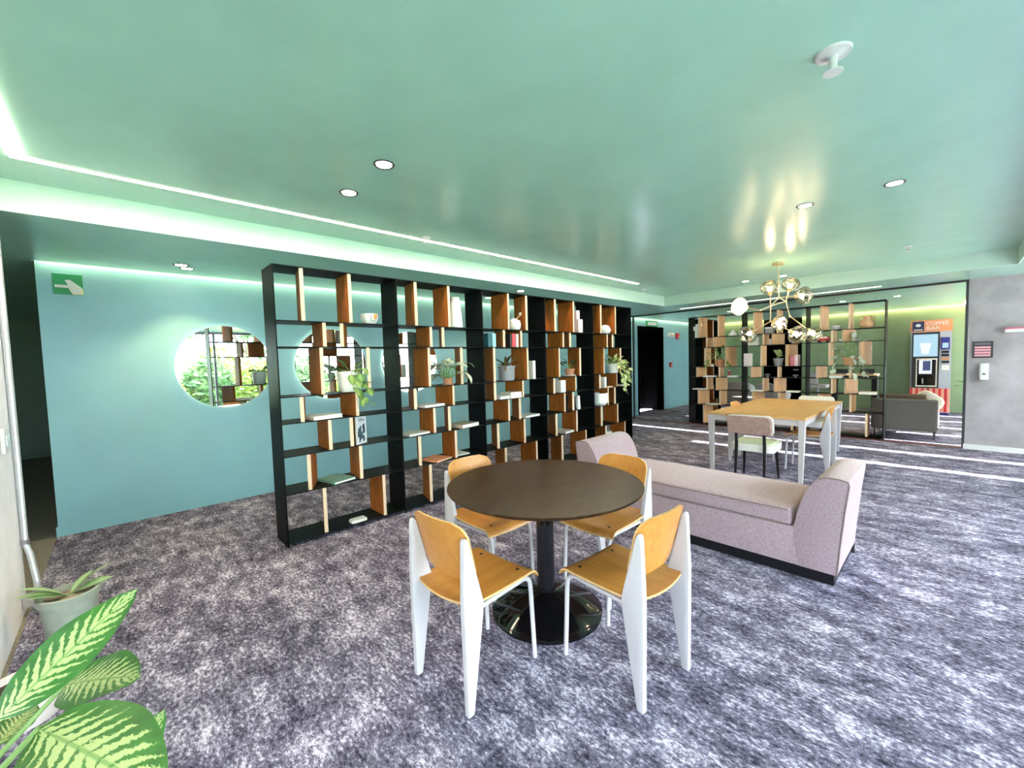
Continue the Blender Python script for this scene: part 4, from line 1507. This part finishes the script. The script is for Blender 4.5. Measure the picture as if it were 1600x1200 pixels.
# far bookcase objects
t = thing('white_figurine', 'blocky white figurine at the top left of the far bookcase', 'figurine', ss(1090, 526, 1, 0.10))
obj('torso', rbox(-0.045, 0.045, -0.04, 0.04, 0.0, 0.16, 0.006), 'ceramic_white', t)
obj('shoulders', rbox(-0.075, 0.075, -0.045, 0.045, 0.16, 0.25, 0.006), 'ceramic_white', t)
obj('head', rbox(-0.03, 0.10, -0.04, 0.04, 0.25, 0.30, 0.006), 'ceramic_white', t)
vase('squat_vase', 'squat white vase with a narrow neck on the far bookcase', 'vase', ss(1145, 523, 1), [(0.0, 0.0), (0.085, 0.0), (0.09, 0.02), (0.06, 0.07), (0.03, 0.09), (0.028, 0.125), (0.02, 0.125), (0.02, 0.09)], 'ceramic_white')
t = thing('tin_box', 'grey and white tin box at the top of the far middle bay', 'box', ss(1203, 519, 1))
obj('body', rbox(-0.07, 0.07, -0.06, 0.06, 0.0, 0.10, 0.008), 'ceramic_grey', t)
obj('lid', rbox(-0.073, 0.073, -0.063, 0.063, 0.10, 0.13, 0.006), 'white_plastic', t)
vase('white_bowl', 'small white bowl at the top of the far right bay', 'bowl', ss(1306, 512, 1), [(0.0, 0.0), (0.04, 0.0), (0.065, 0.03), (0.075, 0.075), (0.07, 0.075), (0.055, 0.03), (0.0, 0.012)], 'ceramic_white')
t = thing('handled_jug', 'tan clay jug with two ear handles at the top right of the far bookcase', 'jug', ss(1355, 509, 1))
bm = bmesh.new()
lathe(bm, [(0.0, 0.0), (0.06, 0.0), (0.095, 0.03), (0.105, 0.075), (0.085, 0.12), (0.05, 0.155), (0.045, 0.185), (0.06, 0.205), (0.052, 0.205), (0.036, 0.185)], 28, cap=False)
obj('body', bm, 'clay_tan', t, True)
for s in (-1, 1):
    obj('handle', tube(bmesh.new(), [(s * 0.05, 0, 0.185), (s * 0.09, 0, 0.20), (s * 0.105, 0, 0.17), (s * 0.09, 0, 0.135), (s * 0.075, 0, 0.13)], 0.009, 8), 'clay_tan', t, True)
t = thing('white_canister', 'small white canister in the second row of the far middle bay', 'canister', ss(1207, 539, 2))
bm = bmesh.new()
lathe(bm, [(0.0, 0.0), (0.055, 0.0), (0.055, 0.10), (0.06, 0.10), (0.06, 0.115), (0.0, 0.12)], 20, cap=False)
obj('body', bm, 'ceramic_white', t, True)
t = thing('toy_car', 'red toy car on the far bookcase next to a chandelier globe', 'toy', ss(1287, 536, 2, 0.10))
bm = bmesh.new()
prism(bm, [(-0.10, 0.025), (0.10, 0.025), (0.10, 0.065), (0.075, 0.072), (0.07, 0.115), (-0.03, 0.115), (-0.055, 0.072), (-0.10, 0.062)], -0.045, 0.045, 'y')
bmesh.ops.bevel(bm, geom=bm.edges[:], offset=0.006, segments=2, affect='EDGES')
obj('body', bm, 'red_paint', t, True)
bm = bmesh.new()
prism(bm, [(-0.045, 0.078), (0.06, 0.078), (0.058, 0.105), (-0.028, 0.105)], -0.047, 0.047, 'y')
obj('windows', bm, 'white_plastic', t)
for x in (-0.06, 0.06):
    for y in (-0.045, 0.045):
        bm = bmesh.new()
        lathe(bm, [(0.0, -0.008), (0.025, -0.008), (0.025, 0.008), (0.0, 0.008)], 16, cap=False)
        bm.transform(Matrix.Translation((x, y, 0.025)) @ Matrix.Rotation(R9, 4, 'X'))
        obj('wheel', bm, 'black_plastic', t)
t = thing('sauce_bottle', 'little red and white bottle on the far bookcase', 'bottle', ss(1141.5, 590, 4, 0.16) + Vector((-0.04, 0.06, 0.0)))
bm = bmesh.new()
lathe(bm, [(0.0, 0.0), (0.022, 0.0), (0.022, 0.09), (0.010, 0.11), (0.010, 0.13)], 14, cap=False)
obj('body', bm, 'red_paint', t, True)
bm = bmesh.new()
lathe(bm, [(0.0105, 0.125), (0.012, 0.125), (0.012, 0.155), (0.0, 0.157)], 12, cap=False)
obj('cap', bm, 'white_plastic', t)
vase('grey_dish', 'small pale grey footed dish on the fourth row of the far middle bay', 'dish', ss(1199, 591, 4), [(0.0, 0.0), (0.02, 0.0), (0.015, 0.02), (0.05, 0.04), (0.052, 0.055), (0.03, 0.068), (0.0, 0.07)], 'fabric_grey')
vase('grey_dish', 'small grey footed dish beside the right upright of the far middle bay', 'dish', ss(1243, 592, 4), [(0.0, 0.0), (0.02, 0.0), (0.015, 0.02), (0.05, 0.035), (0.052, 0.045), (0.03, 0.055), (0.0, 0.056)], 'ceramic_grey')

# ------------------------------------------------------------------ things on the walls
Y0, Y1, Z0, Z1 = -0.377, -0.185, 2.225, 2.410
t = thing('exit_arrow_sign', 'green square sign with a white arrow at the left end of the green wall', 'sign', (XW, (Y0 + Y1) / 2, Z0))
obj('plate', bx(0.001, 0.012, Y0 - (Y0 + Y1) / 2, Y1 - (Y0 + Y1) / 2, 0, Z1 - Z0), 'green_sign', t)
bm = bmesh.new()
prism(bm, [(-0.085, 0.085), (0.0, 0.085), (-0.02, 0.130), (0.015, 0.135), (0.085, 0.07), (0.07, 0.02), (0.02, 0.012), (0.0, 0.06), (-0.085, 0.06)], 0.0125, 0.014, 'x')
obj('arrow', bm, 'white_plastic', t)
bm = bmesh.new()
prism(bm, [(0.085, 0.07), (0.095, 0.055), (0.096, 0.002), (0.025, 0.002), (0.022, 0.012), (0.07, 0.02)], 0.0125, 0.0135, 'x')
obj('corner_patch', bm, plain('sign_cream', (0.75, 0.72, 0.50, 1), 0.5), t)
t = thing('exit_sign', 'small green-framed white exit sign above the dark doorway', 'sign', (XW, 10.53, 2.315))
obj('frame', bx(0.001, 0.03, -0.29, 0.29, 0.0, 0.15), 'green_sign', t)
obj('panel', bx(0.03, 0.033, -0.24, 0.24, 0.03, 0.12), 'white_plastic', t)
t = thing('fire_alarm_strobe', 'red fire alarm strobe on the green wall right of the dark doorway', 'alarm', (XW, 12.02, 2.0))
obj('housing', rbox(0.001, 0.06, -0.07, 0.07, 0.0, 0.17, 0.008), 'red_paint', t)
obj('lens', rbox(0.06, 0.09, -0.035, 0.035, 0.02, 0.07, 0.01), 'white_plastic', t)
t = thing('emergency_light', 'white twin emergency light beside the red alarm strobe', 'lamp', (XW, 11.6, 2.05))
obj('housing', rbox(0.001, 0.07, -0.16, 0.16, 0.0, 0.08, 0.02), 'white_plastic', t)
for s in (-1, 1):
    bm = bmesh.new()
    lathe(bm, [(0.0, 0), (0.05, 0.005), (0.055, 0.03), (0.03, 0.06), (0.0, 0.065)], 16, 0.05, s * 0.1, 0.06, cap=False)
    obj('lamp_head', bm, 'white_plastic', t, True)
t = thing('call_point', 'small dark red call point on the green wall near the doorway', 'alarm', (XW, 11.6, 1.19))
obj('housing', rbox(0.001, 0.05, -0.06, 0.06, 0.0, 0.14, 0.008), 'red_paint', t)
obj('handle', bx(0.05, 0.058, -0.04, 0.04, 0.05, 0.075), 'white_plastic', t)

# concrete wall: notice, dispenser, lamp
t = thing('framed_notice', 'black framed notice with four pink bars on the concrete wall', 'notice', (0.28, YP, 1.35))
obj('frame', bx(-0.10, 0.10, -0.02, -0.001, 0.0, 0.24), 'black_plastic', t)
for k in range(4):
    obj('pink_bar', bx(-0.078, 0.078, -0.023, -0.0205, 0.025 + k * 0.038, 0.052 + k * 0.038), plain('bar_pink', (0.80, 0.36, 0.42, 1), 0.5), t)
obj('header', bx(-0.078, 0.078, -0.023, -0.0205, 0.185, 0.222), plain('header_grey', (0.12, 0.10, 0.12, 1), 0.5), t)
t = thing('soap_dispenser', 'white wall dispenser with a dark logo below the framed notice', 'dispenser', (0.298, YP, 1.035))
obj('body', rbox(-0.046, 0.046, -0.10, -0.001, 0.0, 0.245, 0.018, 3), 'white_plastic', t, True)
bm = bmesh.new()
lathe(bm, [(0.0, 0.0), (0.02, 0.0), (0.02, 0.002), (0.0, 0.002)], 16, cap=False)
bm.transform(Matrix.Translation((0.0, -0.1005, 0.085)) @ Matrix.Rotation(R9, 4, 'X') @ Matrix.Scale(0.5, 4, (0, 1, 0)))
obj('logo', bm, 'black_plastic', t)
t = thing('wall_lamp_bar', 'white bar lamp with a red top high on the concrete wall', 'lamp', (0.75, YP, 1.70))
obj('body', rbox(-0.27, 0.27, -0.07, -0.001, 0.0, 0.045, 0.006), 'white_plastic', t)
obj('top_strip', bx(-0.272, 0.272, -0.072, -0.001, 0.045, 0.068), plain('strip_red', (0.60, 0.16, 0.22, 1), 0.5), t)

# concrete pier: conduit, outlet, switch plate
t = thing('conduit_pipe', 'galvanised conduit running down the edge of the concrete pier', 'pipe', (-4.05, -0.49, 0))
q = [(0.0, 0.0, 2.48), (0.0, 0.0, 0.42), (0.03, 0.02, 0.36), (0.10, 0.045, 0.20), (0.10, 0.045, 0.12)]
obj('pipe', tube(bmesh.new(), q, 0.016, 12), 'galvanised', t, True)
for z in (0.42, 0.13):
    bm = bmesh.new()
    lathe(bm, [(0.021, 0.0), (0.021, 0.03)], 14, *((0.0, 0.0, z) if z > 0.3 else (0.10, 0.045, z)))
    obj('coupling', bm, 'steel', t, True)
t = thing('outlet_box', 'small metal outlet box at the foot of the conduit on the pier', 'outlet', (-3.95, -0.445, 0.055))
obj('housing', rbox(-0.035, 0.035, -0.064, 0.03, 0.0, 0.07, 0.006), 'galvanised', t)
bm = bmesh.new()
lathe(bm, [(0.0, 0), (0.014, 0), (0.014, 0.002), (0.0, 0.002)], 14, cap=False)
bm.transform(Matrix.Translation((0.0, 0.0305, 0.035)) @ Matrix.Rotation(-R9, 4, 'X'))
obj('socket_hole', bm, 'black_plastic', t)
p = on(1, -0.505, 6, 692)
t = thing('switch_plate', 'pale translucent switch plate on the concrete pier', 'switch', (p.x, -0.51, p.z - 0.06))
obj('plate', rbox(-0.09, 0.075, 0.001, 0.02, 0.0, 0.15, 0.006), 'white_plastic', t)
for k in range(3):
    obj('button', rbox(-0.055 + k * 0.04, -0.025 + k * 0.04, 0.02, 0.026, 0.045, 0.105, 0.003), 'galvanised', t)

# ------------------------------------------------------------------ back room: drinks machine
VY = 13.45


def V(px, py):
    return on(1, VY, px, py)


a, c = V(1424, 505), V(1488, 650)
VX0, VX1 = a.x, V(1488, 500).x
t = thing('coffee_machine', 'tall coffee vending machine with an orange COFFEE BAR sign and striped base', 'vending machine', ((VX0 + VX1) / 2, VY, 0))
ox = (VX0 + VX1) / 2
zt, zb = V(1455, 499).z, V(1455, 606).z
hw = (VX1 - VX0) / 2


def vb(px0, px1, py0, py1, y0, y1):
    """box on the machine's front from pixel limits."""
    zc = 0.5 * (py0 + py1)
    return bx(V(px0, zc).x - ox, V(px1, zc).x - ox, -y1, -y0, V(0.5 * (px0 + px1), py1).z, V(0.5 * (px0 + px1), py0).z)


obj('cabinet', bx(-hw, hw, 0, 0.66, 0.06, V(1455, 518).z), plain('machine_grey', (0.42, 0.43, 0.50, 1), 0.4), t)
obj('plinth', bx(-hw + 0.02, hw - 0.02, 0.02, 0.6, 0, 0.06), plain('machine_blue', (0.03, 0.03, 0.20, 1), 0.5), t)
zs0, zs1 = V(1455, 518).z, V(1455, 500).z
sgn = obj('sign_board', bx(-hw - 0.01, hw + 0.01, -0.015, 0.35, zs0, zs1), plain('sign_orange', (0.72, 0.27, 0.13, 1), 0.5), t)
lz = zs0 + 0.02
obj('logo_panel', rbox(-hw + 0.02, -hw + 0.215, -0.022, -0.014, lz, zs1 - 0.02, 0.004), plain('logo_navy', (0.03, 0.03, 0.10, 1), 0.5), sgn)
bm = bmesh.new()
lathe(bm, [(0.0, 0.0), (0.045, 0.0), (0.045, 0.002), (0.0, 0.002)], 18, cap=False)
bm.transform(Matrix.Translation((-hw + 0.118, -0.0225, (lz + zs1) / 2 + 0.01)) @ Matrix.Rotation(R9, 4, 'X') @ Matrix.Scale(0.75, 4, (0, 1, 0)))
box(bm, -hw + 0.045, -hw + 0.19, -0.025, -0.0225, lz + 0.018, lz + 0.04)
obj('logo_emblem', bm, 'white_plastic', sgn)
hs = (zs1 - zs0)
text_mesh('sign_lettering', 'COFFEE', hs * 0.42, 'white_plastic', sgn, (-hw + 0.245, -0.017, zs0 + hs * 0.55), (R9, 0, 0), 0.002, 'LEFT', 0.95)
text_mesh('sign_lettering', 'BAR', hs * 0.42, 'white_plastic', sgn, (-hw + 0.245, -0.017, zs0 + hs * 0.14), (R9, 0, 0), 0.002, 'LEFT', 1.15)
fr = obj('front_panel', vb(1424.5, 1467.5, 519.5, 606, 0.0, 0.02), 'black_plastic', t)
sc = obj('display', vb(1427.5, 1465.5, 522.5, 557, 0.02, 0.028), 'screen_blue', fr)
cx, cz = V(1446, 540).x - ox, V(1446, 553).z
bm = bmesh.new()
prism(bm, [(cx - 0.055, cz), (cx + 0.055, cz), (cx + 0.085, cz + 0.20), (cx - 0.085, cz + 0.20)], -0.034, -0.0285, 'y')
prism(bm, [(cx - 0.10, cz + 0.20), (cx + 0.10, cz + 0.20), (cx + 0.085, cz + 0.245), (cx - 0.085, cz + 0.245)], -0.035, -0.0285, 'y')
obj('cup_picture', bm, 'screen_white', fr)
obj('dispensing_bay', vb(1431, 1464, 560, 604, 0.02, 0.026), 'fabric_cream', fr)
obj('bay_recess', vb(1433, 1462, 562, 602, 0.0262, 0.030), 'black_gloss', fr)
obj('bay_screen', vb(1436, 1456, 562.5, 584, 0.030, 0.034), 'screen_white', fr)
obj('bay_picture', vb(1442, 1454, 564, 579, 0.0342, 0.037), plain('pic_navy', (0.05, 0.07, 0.18, 1), 0.4), fr)
obj('nozzle', vb(1440.5, 1442.5, 591, 599, 0.030, 0.06), 'steel', fr)
obj('card_reader', vb(1470.5, 1484, 527, 546, 0.001, 0.03), plain('reader_blue', (0.03, 0.03, 0.22, 1), 0.4), t)
obj('reader_screen', vb(1472.5, 1482, 535.5, 543.5, 0.03, 0.034), 'screen_blue', t)
for k in range(4):
    obj('button_strip', vb(1471, 1483, 548 + k * 5.2, 551.5 + k * 5.2, 0.001, 0.014), ['black_plastic', 'black_plastic', 'sign_orange', 'black_plastic'][k], t)
obj('label_card', vb(1471, 1483, 570, 578.5, 0.001, 0.006), 'paper', t)
for k in range(14):
    x = -hw + (k + 0.0) * 2 * hw / 14
    obj('stripe', bx(x, x + 2 * hw / 14 - 0.002, -0.012, -0.001, 0.07, zb - 0.01), 'red_paint' if k % 2 == 0 else plain('stripe_coral', (0.70, 0.33, 0.24, 1), 0.5), t)

# sofa seen from behind
t = thing('taupe_sofa', 'taupe sofa seen from behind in the back room, beyond the far bookcase end', 'sofa', (-0.56, 10.06, 0))
b = rbox(-0.43, 0.40, -0.45, -0.33, 0.14, 0.665, 0.035, 3)
obj('back', b, 'fabric_taupe', t, True)
obj('seat_base', rbox(-0.41, 0.38, -0.34, 0.42, 0.16, 0.32, 0.02), 'fabric_taupe', t, True)
obj('seat_cushion', rbox(-0.34, 0.31, -0.32, 0.42, 0.32, 0.46, 0.04, 3), 'fabric_brown', t, True)
obj('arm', rbox(0.31, 0.40, -0.40, 0.42, 0.16, 0.60, 0.03, 3), 'fabric_cream', t, True)  # taupe arm made cream: light falling on it is painted in
obj('arm', rbox(-0.43, -0.34, -0.40, 0.42, 0.16, 0.60, 0.03, 3), 'fabric_taupe', t, True)
obj('back_cushion', rbox(-0.33, 0.27, -0.33, -0.16, 0.46, 0.74, 0.05, 3), 'fabric_brown', t, True)
for x in (-0.38, 0.36):
    for y in (-0.40, 0.38):
        obj('leg', tube(bmesh.new(), [(x, y, 0.0), (x, y, 0.16)], 0.014, 8, radii=[0.010, 0.016]), 'black_plastic', t, True)
t = thing('throw_pillow', 'brown and cream throw pillow leaning in the corner of the taupe sofa', 'pillow', (-0.31, 10.02, 0.58))
bm = bmesh.new()
bmesh.ops.create_uvsphere(bm, u_segments=20, v_segments=12, radius=0.2)
for v in bm.verts:
    x, y, z = v.co / 0.2
    sq = lambda q: math.copysign(abs(q) ** 0.6, q)
    v.co = Vector((sq(x) * 0.19, y * 0.07, sq(z) * 0.19))
t.rotation_euler = (0, rad(38), 0)
obj('cushion_cover', bm, 'fabric_cream', t, True)


# grey tub chairs behind the far bookcase
def make_tub():
    t = thing('tub_chair', '', 'armchair')
    bm = bmesh.new()
    n = 24
    rows = []
    for j in range(7):
        f = j / 6
        r = []
        for i in range(n + 1):
            a = rad(-200 + 220 * i / n)
            front = abs(i / n - 0.5) * 2
            top = 0.86 - 0.28 * front ** 1.5
            z = 0.32 + (top - 0.32) * f
            R = 0.30 + 0.05 * f
            r.append(bm.verts.new((R * cos(a), R * sin(a), z)))
        rows.append(r)
    for p, q in zip(rows, rows[1:]):
        for i in range(n):
            bm.faces.new((p[i], p[i + 1], q[i + 1], q[i]))
    bmesh.ops.recalc_face_normals(bm, faces=bm.faces[:])
    bmesh.ops.solidify(bm, geom=bm.faces[:], thickness=0.05)
    obj('shell', bm, 'fabric_grey', t, True)
    bm = bmesh.new()
    lathe(bm, [(0.0, 0.30), (0.29, 0.30), (0.30, 0.34), (0.29, 0.43), (0.25, 0.46), (0.0, 0.465)], 28, cap=False)
    obj('seat_cushion', bm, 'black_wood', t, True)
    for k in range(4):
        a = rad(45 + 90 * k)
        obj('leg', tube(bmesh.new(), [(0.30 * cos(a), 0.30 * sin(a), 0), (0.2 * cos(a), 0.2 * sin(a), 0.31)], 0.014, 8), 'black_wood', t, True)
    return t


TB = make_tub()
TB.location = (-3.68, 11.25, 0)
TB.rotation_euler = (0, 0, rad(20))
TB['label'] = 'grey tub chair seen through the left bay of the far bookcase'
TB['group'] = 'tub chairs in the back room'
dup(TB, (-2.85, 11.0, 0), rad(-25), 'grey tub chair seen beside the first upright of the far bookcase', 'tub chairs in the back room')
t = thing('low_table', 'dark low side table behind the far bookcase between the tub chairs', 'table', (-3.25, 10.45, 0))
bm = bmesh.new()
lathe(bm, [(0.0, 0.50), (0.30, 0.50), (0.30, 0.53), (0.0, 0.53)], 28, cap=False)
obj('table_top', bm, 'fabric_grey', t)
obj('stem', tube(bmesh.new(), [(0, 0, 0.02), (0, 0, 0.5)], 0.03, 12), 'black_wood', t, True)
bm = bmesh.new()
lathe(bm, [(0.0, 0.0), (0.2, 0.0), (0.2, 0.015), (0.03, 0.03)], 24, cap=False)
obj('base', bm, 'black_wood', t, True)
# high desk with laptops, and a grey stool
t = thing('high_desk', 'high narrow desk with a wooden top and black legs against the olive wall', 'desk', (-1.70, 13.3, 0))
obj('top', rbox(-0.46, 0.46, -0.25, 0.25, 0.90, 0.935, 0.004), 'clay_tan', t)
for x in (-0.40, 0.40):
    obj('leg', bx(x - 0.05, x + 0.05, -0.2, 0.2, 0.0, 0.90), 'black_wood', t)
obj('apron', bx(-0.35, 0.35, 0.16, 0.20, 0.80, 0.90), 'black_wood', t)
for x, lb in ((-0.27, 'dark laptop at the left of the high desk'), (0.24, 'dark laptop at the right of the high desk')):
    l = thing('laptop', lb, 'laptop', (-1.70 + x, 13.3, 0.935), 0, 'laptops on the high desk')
    obj('keyboard', bx(-0.14, 0.14, -0.1, 0.1, 0, 0.015), 'black_plastic', l)
    obj('screen', bx(-0.14, 0.14, 0.09, 0.10, 0.015, 0.12), 'black_plastic', l)
t = thing('swivel_stool', 'grey swivel stool with a low back seen through the far right bay', 'stool', (-2.22, 12.1, 0))
bm = bmesh.new()
lathe(bm, [(0.0, 0.0), (0.22, 0.0), (0.22, 0.015), (0.04, 0.03)], 24, cap=False)
obj('base', bm, 'steel', t, True)
obj('stem', tube(bmesh.new(), [(0, 0, 0.02), (0, 0, 0.66)], 0.03, 12), 'fabric_grey', t, True)
obj('seat', rbox(-0.20, 0.20, -0.18, 0.18, 0.66, 0.74, 0.03, 3), 'fabric_grey', t, True)
obj('backrest', rbox(-0.20, 0.04, -0.22, -0.16, 0.74, 1.02, 0.025, 3), 'fabric_grey', t, True)

# ------------------------------------------------------------------ outdoors, seen in the mirrors and lighting the room
struct('ground', bx(XWIN + 0.3, 70, -60, 80, -0.25, -0.10), 'grass')
struct('ground_terrace', bx(XWIN + 0.25, 5.0, -20, 20, -0.10, -0.02), 'paving')
struct('ground_back', bx(-20, XWIN + 0.3, -60, -4.3, -0.25, -0.10), 'paving')
t = thing('sun_block_building', 'white building beyond the garden, glimpsed in the mirrors, shaped to block low sun', 'building', (42, -10, -0.1))  # extent and height set to block low sun from the near windows
obj('wall', bx(0, 10, -25, 16.7, 0, 17.5), 'render_white', t)
obj('roof', bx(-0.6, 10.4, -25.4, 17.0, 17.5, 17.9), 'ceramic_grey', t)
wm = mesh('window', bx(-0.05, 0.02, -0.9, 0.9, 0, 1.5), 'window_blue')
for y in range(-23, 16, 4):
    for z in (1.0, 4.4, 7.8, 11.2, 14.4):
        link('window', wm, t, (0, y, z))


def foliage(bm, c, rx, ry, rz, n, size, rnd):
    for _ in range(n):
        while True:
            p = Vector((rnd.uniform(-1, 1), rnd.uniform(-1, 1), rnd.uniform(-1, 1)))
            if 0.25 < p.length < 1:
                break
        o = Vector((p.x * rx, p.y * ry, p.z * rz)) + Vector(c)
        d = Vector((rnd.gauss(0, 1), rnd.gauss(0, 1), rnd.gauss(0, 0.7))).normalized()
        e = d.orthogonal().normalized()
        s = size * rnd.uniform(0.6, 1.3)
        bm.faces.new([bm.verts.new(o - d * s), bm.verts.new(o + e * s * 0.35), bm.verts.new(o + d * s), bm.verts.new(o - e * s * 0.35)])


def shrub(label, x, y, h, rxy, mat, seed, cat='shrub'):
    rnd = random.Random(seed)
    t = thing('garden_shrub' if cat == 'shrub' else 'garden_tree', label, cat, (x, y, -0.1))
    bm = bmesh.new()
    if cat == 'shrub':
        foliage(bm, (0, 0, h * 0.5), rxy, rxy, h * 0.5, 900, 0.16, rnd)
        obj('foliage', bm, mat, t)
        bm = bmesh.new()
        for k in range(5):
            a = k * 1.26
            tube(bm, [(0, 0, 0), (0.3 * rxy * cos(a), 0.3 * rxy * sin(a), h * 0.6)], 0.02, 6)
        obj('stem', bm, 'bark', t)
    else:
        for k in range(6):
            a = k * 1.05 + rnd.random()
            foliage(bm, (rxy * 0.55 * cos(a), rxy * 0.55 * sin(a), h * rnd.uniform(0.62, 0.92)), rxy * 0.55, rxy * 0.55, h * 0.16, 420, 0.16, rnd)
        obj('foliage', bm, mat, t)
        tr = obj('trunk', tube(bmesh.new(), [(0, 0, 0), (0.1, 0.05, h * 0.3), (0.0, 0.1, h * 0.55)], 0.1, 8, radii=[0.13, 0.1, 0.07]), 'bark', t, True)
        for k in range(6):
            a = k * 1.05
            obj('branch', tube(bmesh.new(), [(0.05, 0.08, h * 0.42), (rxy * 0.3 * cos(a), rxy * 0.3 * sin(a), h * 0.62), (rxy * 0.6 * cos(a), rxy * 0.6 * sin(a), h * 0.8)], 0.04, 6, radii=[0.05, 0.035, 0.015]), 'bark', tr, True)


GD = [(6.2, 0.7, 1.9, 0.8, 1), (6.8, 2.3, 2.1, 0.8, 0), (7.0, 3.9, 1.9, 0.8, 1), (6.6, 5.5, 2.0, 0.8, 0), (7.4, 7.4, 1.3, 0.9, 1), (8.0, 9.3, 1.3, 0.9, 0), (9.0, 11.2, 1.3, 0.9, 1), (9.4, 3.0, 2.5, 1.2, 1), (9.8, 5.4, 2.6, 1.1, 0)]
names = ['nearest', 'second', 'third', 'fourth', 'fifth', 'sixth', 'seventh', 'eighth', 'ninth']
for i, (x, y, h, r, br) in enumerate(GD):
    shrub('%s garden shrub outside the windows, %s green, reflected in a round mirror' % (names[i], 'yellow' if br else 'mid'), x, y, h, r, 'foliage_bright' if br else 'foliage_mid', 50 + i)
for i, (x, y, h, r) in enumerate([(10.5, 1.2, 4.6, 2.2), (12.5, 4.6, 5.2, 2.0), (30.0, 24.0, 7.0, 3.0)]):
    shrub(['spreading garden tree opposite the first mirror', 'spreading garden tree behind the shrubs, opposite the second mirror', 'spreading garden tree farthest along the window side'][i], x, y, h, r, 'foliage_mid', 80 + i, 'tree')
